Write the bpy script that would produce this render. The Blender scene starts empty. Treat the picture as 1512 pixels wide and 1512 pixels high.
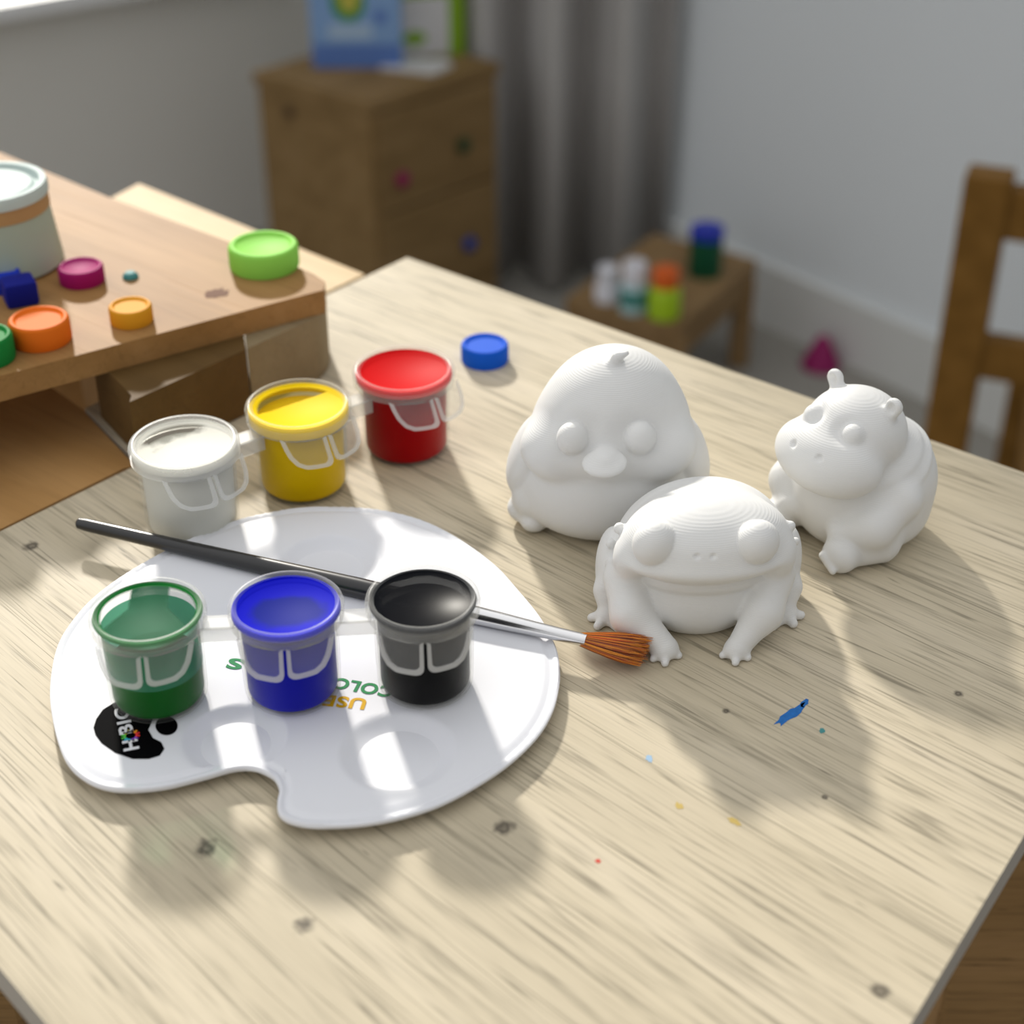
import bpy, bmesh, math, random
import numpy as np
from mathutils import Vector, Matrix

random.seed(7)
scene = bpy.context.scene
COL = scene.collection
MM = 0.001
TZ = 0.70                       # height of the desk top

# ------------------------------------------------------------------ camera
F = 2400.0
TH = math.radians(33.0)
HC = 0.265
CAM = np.array([0.0, -HC / math.tan(TH), TZ + HC])
FW = np.array([0, math.cos(TH), -math.sin(TH)])
UP = np.array([0, math.sin(TH), math.cos(TH)])
RT = np.array([1.0, 0, 0])


def ray(px, py):
    return FW + RT * (px - 756) / F - UP * (py - 756) / F


def at(px, py, z=TZ):
    d = ray(px, py)
    return Vector(CAM + d * ((z - CAM[2]) / d[2]))


def on_wall(px, py, p0, d):
    """point of a vertical plane through p0 along plan direction d"""
    n = np.array([-d[1], d[0], 0.0])
    r = ray(px, py)
    t = ((np.array([p0[0], p0[1], 0]) - CAM) @ n) / (r @ n)
    return Vector(CAM + r * t)


def z_on(x, y, py):
    k = -(py - 756) / F
    dy = y - CAM[1]
    return CAM[2] + dy * (k * math.cos(TH) - math.sin(TH)) / (math.cos(TH) + k * math.sin(TH))


# ------------------------------------------------------------------ materials
def lin(r, g, b):
    f = lambda c: (c / 255 / 12.92) if c / 255 <= .04045 else ((c / 255 + .055) / 1.055) ** 2.4
    return (f(r), f(g), f(b), 1)


def new_mat(name):
    m = bpy.data.materials.new(name)
    m.use_nodes = True
    nt = m.node_tree
    return m, nt, nt.nodes, nt.links, nt.nodes['Principled BSDF']


def plain(name, col, rough=.5, spec=.5, metal=0.0, noise=0.06, scale=60.0, bump=0.0, coat=0.0):
    m, nt, N, L, P = new_mat(name)
    tc = N.new('ShaderNodeTexCoord')
    nz = N.new('ShaderNodeTexNoise')
    nz.inputs['Scale'].default_value = scale
    nz.inputs['Detail'].default_value = 4
    L.new(tc.outputs['Object'], nz.inputs['Vector'])
    mx = N.new('ShaderNodeMix'); mx.data_type = 'RGBA'
    a = tuple(max(0, c * (1 - noise)) for c in col[:3]) + (1,)
    b = tuple(min(1, c * (1 + noise)) for c in col[:3]) + (1,)
    mx.inputs['A'].default_value = a
    mx.inputs['B'].default_value = b
    L.new(nz.outputs['Fac'], mx.inputs['Factor'])
    L.new(mx.outputs['Result'], P.inputs['Base Color'])
    P.inputs['Roughness'].default_value = rough
    P.inputs['Specular IOR Level'].default_value = spec
    P.inputs['Metallic'].default_value = metal
    P.inputs['Coat Weight'].default_value = coat
    if bump:
        bp = N.new('ShaderNodeBump')
        bp.inputs['Strength'].default_value = bump
        bp.inputs['Distance'].default_value = .001
        L.new(nz.outputs['Fac'], bp.inputs['Height'])
        L.new(bp.outputs['Normal'], P.inputs['Normal'])
    return m


def wood(name, c1, c2, c3, rough=.55, origin=None, reach=1.7, ang=None, streak=1.0, knots=(), fine=1.0):
    """plank wood; grain runs along X of the object, or fans out from a far point"""
    m, nt, N, L, P = new_mat(name)
    tc = N.new('ShaderNodeTexCoord')

    def math_(op, a, b=None):
        n = N.new('ShaderNodeMath'); n.operation = op
        for i, v in enumerate((a, b)):
            if v is None: continue
            if isinstance(v, (int, float)): n.inputs[i].default_value = v
            else: L.new(v, n.inputs[i])
        return n.outputs[0]
    if origin is not None:
        sx = N.new('ShaderNodeSeparateXYZ')
        L.new(tc.outputs['Object'], sx.inputs[0])
        dx = math_('SUBTRACT', sx.outputs[0], origin[0])
        dy = math_('SUBTRACT', sx.outputs[1], origin[1])
        rr = math_('SQRT', math_('ADD', math_('MULTIPLY', dx, dx), math_('MULTIPLY', dy, dy)))
        an = math_('MULTIPLY', math_('ARCTAN2', dy, dx), reach)
        cv = N.new('ShaderNodeCombineXYZ')
        L.new(rr, cv.inputs[0]); L.new(an, cv.inputs[1]); L.new(sx.outputs[2], cv.inputs[2])
        vec = cv.outputs[0]
    else:
        mp = N.new('ShaderNodeMapping')
        mp.inputs['Rotation'].default_value = (0, 0, -(ang or 0))
        L.new(tc.outputs['Object'], mp.inputs[0])
        vec = mp.outputs[0]

    def noise(sx_, sy, sz=None, det=5, rough_=.6, dist=0.0):
        mp = N.new('ShaderNodeMapping')
        mp.inputs['Scale'].default_value = (sx_, sy, sz or sy)
        L.new(vec, mp.inputs[0])
        n = N.new('ShaderNodeTexNoise')
        n.inputs['Scale'].default_value = 1.0
        n.inputs['Detail'].default_value = det
        n.inputs['Roughness'].default_value = rough_
        n.inputs['Distortion'].default_value = dist
        L.new(mp.outputs[0], n.inputs['Vector'])
        return n.outputs['Fac']

    def ramp(fac, stops):
        r = N.new('ShaderNodeValToRGB')
        e = r.color_ramp.elements
        while len(e) < len(stops): e.new(.5)
        for el, (p, c) in zip(e, stops):
            el.position = p; el.color = c
        L.new(fac, r.inputs[0])
        return r.outputs['Color']

    def mix(fac, a, b, blend='MIX'):
        x = N.new('ShaderNodeMix'); x.data_type = 'RGBA'; x.blend_type = blend
        for k, v in (('Factor', fac), ('A', a), ('B', b)):
            if isinstance(v, (int, float)): x.inputs[k].default_value = v
            elif isinstance(v, tuple): x.inputs[k].default_value = v
            else: L.new(v, x.inputs[k])
        return x.outputs['Result']
    broad = noise(7, 40, det=4)
    base = ramp(broad, [(.28, c1), (.52, c2), (.75, c3)])
    tint = noise(14, 34, det=3)
    base = mix(ramp(tint, [(.5, (0, 0, 0, 1)), (.8, (.30, .30, .30, 1))]), base, tuple(x * .84 for x in c1[:3]) + (1,))
    W = (1, 1, 1, 1); K = (0, 0, 0, 1)
    def ridge(fac, width):
        d = math_('ABSOLUTE', math_('SUBTRACT', fac, .5))
        return math_('SUBTRACT', 1.0, math_('MINIMUM', math_('DIVIDE', d, width), 1.0))
    brk = ramp(noise(34 * fine, 300 * fine, det=2), [(.42, K), (.60, W)])
    brk2 = ramp(noise(26 * fine, 260 * fine, det=2), [(.46, K), (.64, W)])
    l1 = math_('MULTIPLY', ridge(noise(7 * fine, 400 * fine, det=1, rough_=.4), .042), brk)
    l2 = math_('MULTIPLY', ridge(noise(11 * fine, 620 * fine, det=1, rough_=.4), .075), brk2)
    lines = math_('MAXIMUM', l1, math_('MULTIPLY', l2, .75))
    base = mix(math_('MULTIPLY', lines, .80 * streak), base, tuple(x * .40 for x in c1[:3]) + (1,))
    fibre = noise(60 * fine, 1700 * fine, det=2, rough_=.6)
    base = mix(ramp(fibre, [(.35, K), (.8, (.22 * streak,) * 3 + (1,))]), base, tuple(x * .6 for x in c1[:3]) + (1,))
    dash = noise(70 * fine, 620 * fine, det=1, rough_=.4)
    base = mix(ramp(dash, [(.75, K), (.82, (.7 * streak,) * 3 + (1,))]), base, tuple(x * .2 for x in c1[:3]) + (1,))
    for kx, ky, kr in knots:
        d1 = math_('SUBTRACT', sx.outputs[0], kx); d2 = math_('SUBTRACT', sx.outputs[1], ky)
        dd = math_('SQRT', math_('ADD', math_('MULTIPLY', d1, d1), math_('MULTIPLY', d2, d2)))
        wob = math_('MULTIPLY', math_('SUBTRACT', noise(260, 380, det=2), .5), kr * 1.4)
        q = math_('DIVIDE', math_('ADD', dd, wob), kr)
        kf = ramp(q, [(.12, (.62,) * 3 + (1,)), (.40, (.85,) * 3 + (1,)), (.75, (.3,) * 3 + (1,)), (1.0, K)])
        base = mix(kf, base, (.05, .042, .035, 1))
    L.new(base, P.inputs['Base Color'])
    P.inputs['Roughness'].default_value = rough
    P.inputs['Specular IOR Level'].default_value = .12
    bp = N.new('ShaderNodeBump')
    bp.inputs['Strength'].default_value = .25
    bp.inputs['Distance'].default_value = .0002
    bp.invert = True
    L.new(lines, bp.inputs['Height'])
    L.new(bp.outputs['Normal'], P.inputs['Normal'])
    return m


def clear_plastic(name, base_fac, edge, tint=(1, 1, 1), body=(.93, .93, .9), rough=.22):
    """milky see-through polypropylene"""
    m, nt, N, L, P = new_mat(name)
    out = N['Material Output']
    P.inputs['Base Color'].default_value = body + (1,)
    P.inputs['Roughness'].default_value = rough
    P.inputs['Specular IOR Level'].default_value = .3
    tr = N.new('ShaderNodeBsdfTransparent')
    tr.inputs[0].default_value = tint + (1,)
    lw = N.new('ShaderNodeLayerWeight'); lw.inputs['Blend'].default_value = .35
    tc = N.new('ShaderNodeTexCoord')
    nz = N.new('ShaderNodeTexNoise'); nz.inputs['Scale'].default_value = 300
    L.new(tc.outputs['Object'], nz.inputs['Vector'])
    ml = N.new('ShaderNodeMath'); ml.operation = 'MULTIPLY_ADD'
    pw = N.new('ShaderNodeMath'); pw.operation = 'POWER'; pw.inputs[1].default_value = 2.5
    L.new(lw.outputs['Facing'], pw.inputs[0])
    L.new(pw.outputs[0], ml.inputs[0])
    ml.inputs[1].default_value = edge
    ml.inputs[2].default_value = base_fac
    m2 = N.new('ShaderNodeMath'); m2.operation = 'MULTIPLY_ADD'; m2.use_clamp = True
    L.new(nz.outputs['Fac'], m2.inputs[0]); m2.inputs[1].default_value = .012 if base_fac > .03 else 0.0
    L.new(ml.outputs[0], m2.inputs[2])
    mx = N.new('ShaderNodeMixShader')
    L.new(m2.outputs[0], mx.inputs[0]); L.new(tr.outputs[0], mx.inputs[1]); L.new(P.outputs[0], mx.inputs[2])
    L.new(mx.outputs[0], out.inputs['Surface'])
    return m


def film(name, col, mode, R, thin=None, rough=.5):
    """paint stuck to the inside of a lid; some places stay clear.  R in metres"""
    m, nt, N, L, P = new_mat(name)
    out = N['Material Output']
    P.inputs['Roughness'].default_value = rough
    P.inputs['Specular IOR Level'].default_value = .03
    tr = N.new('ShaderNodeBsdfTransparent')
    tr.inputs[0].default_value = (.96, .96, .93, 1)
    tc = N.new('ShaderNodeTexCoord')
    sx = N.new('ShaderNodeSeparateXYZ'); L.new(tc.outputs['Object'], sx.inputs[0])

    def M(op, a, b=None, c=None, clamp=False):
        n = N.new('ShaderNodeMath'); n.operation = op; n.use_clamp = clamp
        for i, v in enumerate((a, b, c)):
            if v is None: continue
            if isinstance(v, (int, float)): n.inputs[i].default_value = v
            else: L.new(v, n.inputs[i])
        return n.outputs[0]
    nz = N.new('ShaderNodeTexNoise'); nz.inputs['Scale'].default_value = 160; nz.inputs['Detail'].default_value = 5
    L.new(tc.outputs['Object'], nz.inputs['Vector'])
    wob = M('SUBTRACT', nz.outputs['Fac'], .5)
    x = M('DIVIDE', sx.outputs[0], R); y = M('DIVIDE', sx.outputs[1], R)
    r = M('SQRT', M('ADD', M('MULTIPLY', x, x), M('MULTIPLY', y, y)))

    def step(v, e0, w):           # 0 below e0, 1 above e0+w
        return M('DIVIDE', M('SUBTRACT', v, e0), w, clamp=True)
    ring = step(M('MULTIPLY_ADD', wob, .05, r), .78, .05)
    if mode == 'full':
        alpha = 1.0; deep = 1.0
    elif mode == 'green':
        # clear bays left and right, thin paint in the middle
        ax = M('ABSOLUTE', M('MULTIPLY_ADD', wob, .08, M('SUBTRACT', x, -.02)))
        wid = M('MULTIPLY_ADD', y, -.62, .40)
        wid = M('MAXIMUM', wid, .30)
        mid = M('SUBTRACT', 1.0, step(M('SUBTRACT', ax, wid), 0.0, .06))
        thin_a = M('MULTIPLY', mid, M('MULTIPLY_ADD', wob, .35, .9))
        alpha = M('MAXIMUM', ring, thin_a, clamp=True)
        deep = ring
    elif mode == 'blue':
        q = M('SQRT', M('ADD', M('MULTIPLY', x, x), M('MULTIPLY', M('ADD', y, .12), M('MULTIPLY', M('ADD', y, .12), 2.4))))
        deep = step(M('MULTIPLY_ADD', wob, .5, q), .55, .22)
        alpha = M('MULTIPLY_ADD', deep, .12, .88)
    elif mode == 'yellow':
        # a clear window in the far part of the lid
        wy = step(M('MULTIPLY_ADD', wob, .12, y), .16, .05)
        wr = M('SUBTRACT', 1.0, step(r, .74, .06))
        alpha = M('SUBTRACT', 1.0, M('MULTIPLY', M('MULTIPLY', wy, wr), .85))
        deep = 1.0
    elif mode == 'white':
        wy = step(M('MULTIPLY_ADD', wob, .9, y), .18, .25)
        wr = M('SUBTRACT', 1.0, step(r, .72, .1))
        alpha = M('SUBTRACT', .97, M('MULTIPLY', M('MULTIPLY', wy, wr), .8))
        deep = 1.0
    elif mode == 'black':
        deep = step(M('MULTIPLY_ADD', wob, .3, r), .74, .05)
        alpha = M('MULTIPLY_ADD', deep, .05, .95)
    if thin is None: thin = col
    mc = N.new('ShaderNodeMix'); mc.data_type = 'RGBA'
    mc.inputs['A'].default_value = thin; mc.inputs['B'].default_value = col
    if isinstance(deep, float): mc.inputs['Factor'].default_value = deep
    else: L.new(deep, mc.inputs['Factor'])
    L.new(mc.outputs['Result'], P.inputs['Base Color'])
    mx = N.new('ShaderNodeMixShader')
    if isinstance(alpha, float): mx.inputs[0].default_value = alpha
    else: L.new(alpha, mx.inputs[0])
    L.new(tr.outputs[0], mx.inputs[1]); L.new(P.outputs[0], mx.inputs[2])
    L.new(mx.outputs[0], out.inputs['Surface'])
    return m


def print_plastic():
    """white 3D-printed plastic with layer lines every 0.4 mm"""
    m, nt, N, L, P = new_mat('white_printed_plastic')
    P.inputs['Base Color'].default_value = (.79, .79, .775, 1)
    P.inputs['Roughness'].default_value = .5
    P.inputs['Specular IOR Level'].default_value = .3
    P.inputs['Subsurface Weight'].default_value = .12
    P.inputs['Subsurface Radius'].default_value = (1, .95, .85)
    P.inputs['Subsurface Scale'].default_value = .0015
    tc = N.new('ShaderNodeTexCoord')
    sx = N.new('ShaderNodeSeparateXYZ'); L.new(tc.outputs['Object'], sx.inputs[0])
    a = N.new('ShaderNodeMath'); a.operation = 'MULTIPLY'
    L.new(sx.outputs[2], a.inputs[0]); a.inputs[1].default_value = 2 * math.pi / .00042
    s = N.new('ShaderNodeMath'); s.operation = 'SINE'
    L.new(a.outputs[0], s.inputs[0])
    nz = N.new('ShaderNodeTexNoise'); nz.inputs['Scale'].default_value = 900
    L.new(tc.outputs['Object'], nz.inputs['Vector'])
    ad = N.new('ShaderNodeMath'); ad.operation = 'MULTIPLY_ADD'
    L.new(nz.outputs['Fac'], ad.inputs[0]); ad.inputs[1].default_value = .8
    L.new(s.outputs[0], ad.inputs[2])
    bp = N.new('ShaderNodeBump')
    bp.inputs['Strength'].default_value = .32
    bp.inputs['Distance'].default_value = .00004
    L.new(ad.outputs[0], bp.inputs['Height'])
    L.new(bp.outputs['Normal'], P.inputs['Normal'])
    return m


# ------------------------------------------------------------------ object helpers
def link(name, me, mat=None, parent=None):
    o = bpy.data.objects.new(name, me)
    COL.objects.link(o)
    if mat is not None and me is not None and not me.materials:
        me.materials.append(mat)
    if parent is not None:
        o.parent = parent
    return o


def obj(name, bm, mat, parent=None, smooth=True, bevel=0.0):
    if bevel:
        eds = [e for e in bm.edges if len(e.link_faces) == 2 and e.calc_face_angle(0) > .6]
        bmesh.ops.bevel(bm, geom=eds, offset=bevel, segments=2, affect='EDGES', profile=.5)
    bmesh.ops.recalc_face_normals(bm, faces=bm.faces)
    me = bpy.data.meshes.new(name)
    bm.to_mesh(me); bm.free()
    if smooth:
        for p in me.polygons: p.use_smooth = True
        me.set_sharp_from_angle(angle=math.radians(38))
    return link(name, me, mat, parent)


def tag(o, label=None, cat=None, group=None, kind=None):
    for k, v in (('label', label), ('category', cat), ('group', group), ('kind', kind)):
        if v: o[k] = v
    return o


def empty(name, loc, rz=0.0):
    o = bpy.data.objects.new(name, None)
    o.empty_display_size = .02
    COL.objects.link(o)
    o.location = loc
    o.rotation_euler = (0, 0, rz)
    return o


def prism(pts, z0, z1, bm=None):
    """vertical prism over a plan outline; z0/z1 numbers"""
    bm = bm or bmesh.new()
    a = [bm.verts.new((p[0], p[1], z0)) for p in pts]
    b = [bm.verts.new((p[0], p[1], z1)) for p in pts]
    n = len(pts)
    bm.faces.new(a[::-1]); bm.faces.new(b)
    for i in range(n):
        bm.faces.new((a[i], a[(i + 1) % n], b[(i + 1) % n], b[i]))
    return bm


def box(bm, c, s, R=None):
    m = Matrix.LocRotScale(Vector(c), R, Vector(s))
    bmesh.ops.create_cube(bm, size=1.0, matrix=m)
    return bm


def beam(bm, a, b, w, h, side=None):
    """square bar from a to b; w across 'side', h the other way"""
    a, b = Vector(a), Vector(b)
    z = (b - a).normalized()
    s = Vector(side) if side else (Vector((0, 0, 1)) if abs(z.z) < .9 else Vector((1, 0, 0)))
    x = (s - z * s.dot(z)).normalized(); y = z.cross(x)
    R = Matrix((x, y, z)).transposed().to_4x4()
    m = Matrix.Translation((a + b) / 2) @ R @ Matrix.Diagonal((w, h, (b - a).length, 1))
    bmesh.ops.create_cube(bm, size=1.0, matrix=m)
    return bm


def lathe(prof, n=64, bm=None, M=None):
    """revolve (r,z) points around Z"""
    bm = bm or bmesh.new()
    rings = []
    for r, z in prof:
        if r < 1e-9:
            v = Vector((0, 0, z))
            rings.append([bm.verts.new(M @ v if M else v)])
        else:
            row = []
            for i in range(n):
                t = 2 * math.pi * i / n
                v = Vector((r * math.cos(t), r * math.sin(t), z))
                row.append(bm.verts.new(M @ v if M else v))
            rings.append(row)
    for a, b in zip(rings[:-1], rings[1:]):
        for i in range(n):
            j = (i + 1) % n
            if len(a) == 1 and len(b) == 1: continue
            if len(a) == 1: bm.faces.new((a[0], b[i], b[j]))
            elif len(b) == 1: bm.faces.new((a[i], b[0], a[j]))
            else: bm.faces.new((a[i], b[i], b[j], a[j]))
    return bm


def tube(pts, rad, n=10, bm=None, caps=True):
    bm = bm or bmesh.new()
    pts = [Vector(p) for p in pts]
    rows = []
    ref = Vector((0, 0, 1))
    for i, p in enumerate(pts):
        t = (pts[min(i + 1, len(pts) - 1)] - pts[max(i - 1, 0)]).normalized()
        u = t.cross(ref)
        if u.length < 1e-4: u = t.cross(Vector((1, 0, 0)))
        u.normalize(); v = u.cross(t)
        r = rad[i] if isinstance(rad, (list, tuple)) else rad
        rows.append([bm.verts.new(p + (u * math.cos(k * 2 * math.pi / n) + v * math.sin(k * 2 * math.pi / n)) * r) for k in range(n)])
    for a, b in zip(rows[:-1], rows[1:]):
        for k in range(n):
            bm.faces.new((a[k], a[(k + 1) % n], b[(k + 1) % n], b[k]))
    if caps:
        bm.faces.new(rows[0][::-1]); bm.faces.new(rows[-1])
    return bm


def arc_corner(cx, cz, r, a0, a1, n=5):
    return [(cx + r * math.cos(math.radians(a0 + (a1 - a0) * i / n)), cz + r * math.sin(math.radians(a0 + (a1 - a0) * i / n))) for i in range(n + 1)]


# ------------------------------------------------------------------ implicit surfaces (sculpted figurines)
class G:            # the sample points currently being evaluated (mm)
    P = None


def rotm(rx=0, ry=0, rz=0):
    return np.array(Matrix.Rotation(math.radians(rz), 3, 'Z') @ Matrix.Rotation(math.radians(ry), 3, 'Y') @ Matrix.Rotation(math.radians(rx), 3, 'X'))


def ell(c, r, R=None):
    p = G.P - np.array(c, dtype=G.P.dtype)
    if R is not None: p = p @ R.astype(G.P.dtype)
    r = np.array(r, dtype=G.P.dtype)
    k0 = np.sqrt(((p / r) ** 2).sum(1)) + 1e-9
    k1 = np.sqrt(((p / (r * r)) ** 2).sum(1)) + 1e-9
    return k0 * (k0 - 1) / k1


def cap(a, b, ra, rb):
    a = np.array(a, dtype=G.P.dtype); b = np.array(b, dtype=G.P.dtype)
    pa = G.P - a; ba = b - a
    h = np.clip((pa @ ba) / (ba @ ba), 0, 1)
    return np.sqrt(((pa - h[:, None] * ba) ** 2).sum(1)) - (ra + (rb - ra) * h)


def smin(a, b, k):
    h = np.maximum(k - np.abs(a - b), 0) / k
    return np.minimum(a, b) - h * h * k * .25


def smax(a, b, k):
    return -smin(-a, -b, k)


def sdf_figure(fn, lo, hi, h):
    """surface nets on fn; returns verts, quads, normals, part index per quad"""
    lo = np.array(lo, float); hi = np.array(hi, float)
    n = np.ceil((hi - lo) / h).astype(int) + 1
    ax = [lo[i] + h * np.arange(n[i]) for i in range(3)]
    X, Y, Z = np.meshgrid(*ax, indexing='ij')
    G.P = np.stack([X.ravel(), Y.ravel(), Z.ravel()], 1).astype(np.float32)
    D = fn()[0].reshape(n)
    S = D < 0
    c = [n[i] - 1 for i in range(3)]
    acc = np.zeros((c[0], c[1], c[2], 3)); cnt = np.zeros((c[0], c[1], c[2]))
    corners = [(i, j, k) for i in (0, 1) for j in (0, 1) for k in (0, 1)]
    sl = lambda o: D[o[0]:o[0] + c[0], o[1]:o[1] + c[1], o[2]:o[2] + c[2]]
    for a in corners:
        for axis in range(3):
            if a[axis]: continue
            b = list(a); b[axis] = 1
            da, db = sl(a), sl(tuple(b))
            m = (da < 0) != (db < 0)
            t = np.where(m, da / np.where(m, da - db, 1), 0)
            for q in range(3):
                acc[..., q] += np.where(m, (a[q] + t) if q == axis else a[q], 0)
            cnt += m
    act = cnt > 0
    idx = -np.ones(c, int)
    idx[act] = np.arange(act.sum())
    base = np.argwhere(act)
    V = lo + h * (base + acc[act] / cnt[act][:, None])
    quads = []
    for axis in range(3):
        o1, o2 = [(1, 2), (2, 0), (0, 1)][axis]
        s0 = [slice(1, -1)] * 3; s0[axis] = slice(0, -1)
        s1 = [slice(1, -1)] * 3; s1[axis] = slice(1, None)
        A, B = S[tuple(s0)], S[tuple(s1)]
        e = np.argwhere(A != B)
        inside = A[tuple(e.T)]
        p = e.copy()
        for q in range(3):
            if q != axis: p[:, q] += 1

        def cell(d1, d2):
            r = p.copy(); r[:, o1] -= d1; r[:, o2] -= d2
            return idx[tuple(r.T)]
        Q = np.stack([cell(1, 1), cell(0, 1), cell(0, 0), cell(1, 0)], 1)
        Q[~inside] = Q[~inside][:, ::-1]
        quads.append(Q)
    Q = np.concatenate(quads)

    def val(pts):
        G.P = pts
        return fn()[0]

    def grad(pts):
        g = np.zeros_like(pts)
        for q in range(3):
            d = np.zeros(3); d[q] = .12
            g[:, q] = (val(pts + d) - val(pts - d))
        return g / (np.linalg.norm(g, axis=1)[:, None] + 1e-9)
    for _ in range(2):
        g = grad(V)
        V = V - g * np.clip(val(V), -h * .5, h * .5)[:, None]
    V[:, 2] = np.maximum(V[:, 2], 0)
    Nn = grad(V)
    cen = V[Q].mean(1)
    G.P = cen
    groups = fn()[1]
    part = np.argmin(np.stack(groups, 0), 0)
    return V, Q, Nn, part


def figurine(root, fn, lo, hi, h, part_names, mat):
    V, Q, Nn, part = sdf_figure(fn, lo, hi, h)
    for k, nm in enumerate(part_names):
        q = Q[part == k]
        if len(q) == 0: continue
        used, inv = np.unique(q, return_inverse=True)
        me = bpy.data.meshes.new(nm)
        me.from_pydata((V[used] * MM).tolist(), [], inv.reshape(q.shape).tolist())
        for p in me.polygons: p.use_smooth = True
        me.update()
        me.normals_split_custom_set_from_vertices([tuple(v) for v in Nn[used]])
        link(nm, me, mat, root)


def place(px, py, z=TZ):
    """where a thing stands and the turn that makes it face the lens"""
    p = at(px, py, z)
    return p, -math.atan2(p.x, p.y - CAM[1])


# ================================================================== ROOM
M_wall = plain('grey_painted_wall', lin(226, 224, 217), .9, .2, noise=.03, scale=3)
M_wall2 = plain('white_painted_wall', lin(224, 230, 234), .9, .2, noise=.03, scale=3)
M_base = plain('white_gloss_trim', lin(215, 217, 215), .5, .4, noise=.02)
M_floor = plain('grey_carpet', lin(150, 147, 140), .95, .1, noise=.25, scale=220, bump=.5)
M_sill = plain('white_window_paint', (.86, .87, .87, 1), .4, .4, noise=.01)

LW0 = Vector((-.55, 1.72, 0)); LWD = Vector((math.cos(math.radians(35)), math.sin(math.radians(35)), 0))
RW0 = Vector((.329, 1.5527, 0)); RWD = Vector((.6389, -.7692, 0))
CORNER = Vector((-.0824, 2.0483, 0))


def slab(a, b, thick, z0, z1, bm=None):
    a, b = Vector(a), Vector(b)
    d = (b - a).normalized(); nrm = Vector((-d.y, d.x, 0))
    pts = [a, b, b + nrm * thick, a + nrm * thick]
    return prism([(p.x, p.y) for p in pts], z0, z1, bm)


fl = prism([(-3, -2), (3, -2), (3, 3), (-3, 3)], -.05, 0)
tag(obj('floor', fl, M_floor, smooth=False), kind='structure')
# left wall with the window opening (sill at .36 m)
SILL = .376
wl_end = CORNER - LWD * 3.2
w_r = CORNER - LWD * .30       # right end of the opening
w_l = CORNER - LWD * 1.75
wb = slab(wl_end, CORNER, .18, 0, SILL)
slab(w_r, CORNER, .18, SILL, 2.4, wb)
slab(wl_end, w_l, .18, SILL, 2.4, wb)
slab(w_l, w_r, .18, 2.05, 2.4, wb)
tag(obj('wall_left', wb, M_wall, smooth=False), kind='structure')
wr = slab(CORNER, CORNER + RWD * 3.0, .15, 0, 2.4)
tag(obj('wall_right', wr, M_wall2, smooth=False), kind='structure')
bb = slab(CORNER + RWD * .3 - Vector((RWD.y, -RWD.x, 0)) * -.012, CORNER + RWD * 2.4 - Vector((RWD.y, -RWD.x, 0)) * -.012, .011, 0, .085)
tag(obj('baseboard_right', bb, M_base, smooth=False, bevel=.004), kind='structure')
# window frame, panes, sill
nin = Vector((LWD.y, -LWD.x, 0))                  # towards the room
wf = bmesh.new()
o0 = -nin * .10
for p in (w_l + LWD * .02, (w_l + w_r) / 2 - LWD * .0, w_r - LWD * .02):
    beam(wf, p + o0 + Vector((0, 0, SILL)), p + o0 + Vector((0, 0, 2.05)), .04, .05, side=LWD)
for z in (SILL + .02, 2.03):
    beam(wf, w_l + o0 + Vector((0, 0, z)), w_r + o0 + Vector((0, 0, z)), .04, .05)
win = tag(obj('window_1', wf, M_sill, smooth=False), kind='structure')
sl_ = slab(w_l - LWD * .02 + nin * .035, w_r + LWD * .02 + nin * .035, .21, SILL, SILL + .02)
obj('window_sill', sl_, M_sill, win, smooth=False, bevel=.004)
M_pane, nt, N, L, P = new_mat('window_pane')
tr = N.new('ShaderNodeBsdfTransparent'); gl = N.new('ShaderNodeBsdfGlossy'); gl.inputs['Roughness'].default_value = .02
fr = N.new('ShaderNodeFresnel'); mx = N.new('ShaderNodeMixShader')
L.new(fr.outputs[0], mx.inputs[0]); L.new(tr.outputs[0], mx.inputs[1]); L.new(gl.outputs[0], mx.inputs[2])
L.new(mx.outputs[0], N['Material Output'].inputs['Surface'])
pn = slab(w_l + o0, w_r + o0, .004, SILL, 2.04)
obj('pane', pn, M_pane, win, smooth=False)

# curtain hanging in front of the right wall, next to the corner
M_curt = plain('grey_curtain_fabric', lin(178, 176, 174), .95, .1, noise=.08, scale=150)
bmc = bmesh.new()
c0 = at(688, 392, 0); c1 = on_wall(992, 200, RW0, RWD)
c0.z = c1.z = 0
cd = (c1 - c0); cl = cd.length; cd.normalize(); cn = Vector((cd.y, -cd.x, 0))
rows = []
NS = 120
for zi in range(7):
    z = .01 + 1.75 * zi / 6
    row = []
    for i in range(NS + 1):
        s = i / NS
        dep = .045 + .036 * math.sin(s * 2 * math.pi * 3.1 - .9 + .15 * math.sin(zi)) + .006 * math.sin(s * 41 + zi * .2)
        p = c0 + cd * (s * cl) + cn * dep
        row.append(bmc.verts.new((p.x, p.y, z)))
    rows.append(row)
for a, b in zip(rows[:-1], rows[1:]):
    for i in range(NS): bmc.faces.new((a[i], a[i + 1], b[i + 1], b[i]))
cur = obj('curtain', bmc, M_curt)
sm = cur.modifiers.new('thickness', 'SOLIDIFY'); sm.thickness = .003
tag(cur, 'grey floor-length curtain hanging in folds beside the white wall', 'curtain')

# ================================================================== DESK
KN = [tuple(at(px, py).xy) + (r,) for px, py, r in ((745, 1223, .0030), (448, 1366, .0028), (303, 1252, .0034), (1415, 1024, .0016), (420, 522, .004), (1300, 1463, .0025), (46, 806, .003), (1072, 1050, .0012), (1218, 1177, .001))]
A = at(601, 380).xy; B = at(1779, 791).xy; Cc = at(812, 2397).xy; Dd = at(-385, 972).xy
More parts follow.
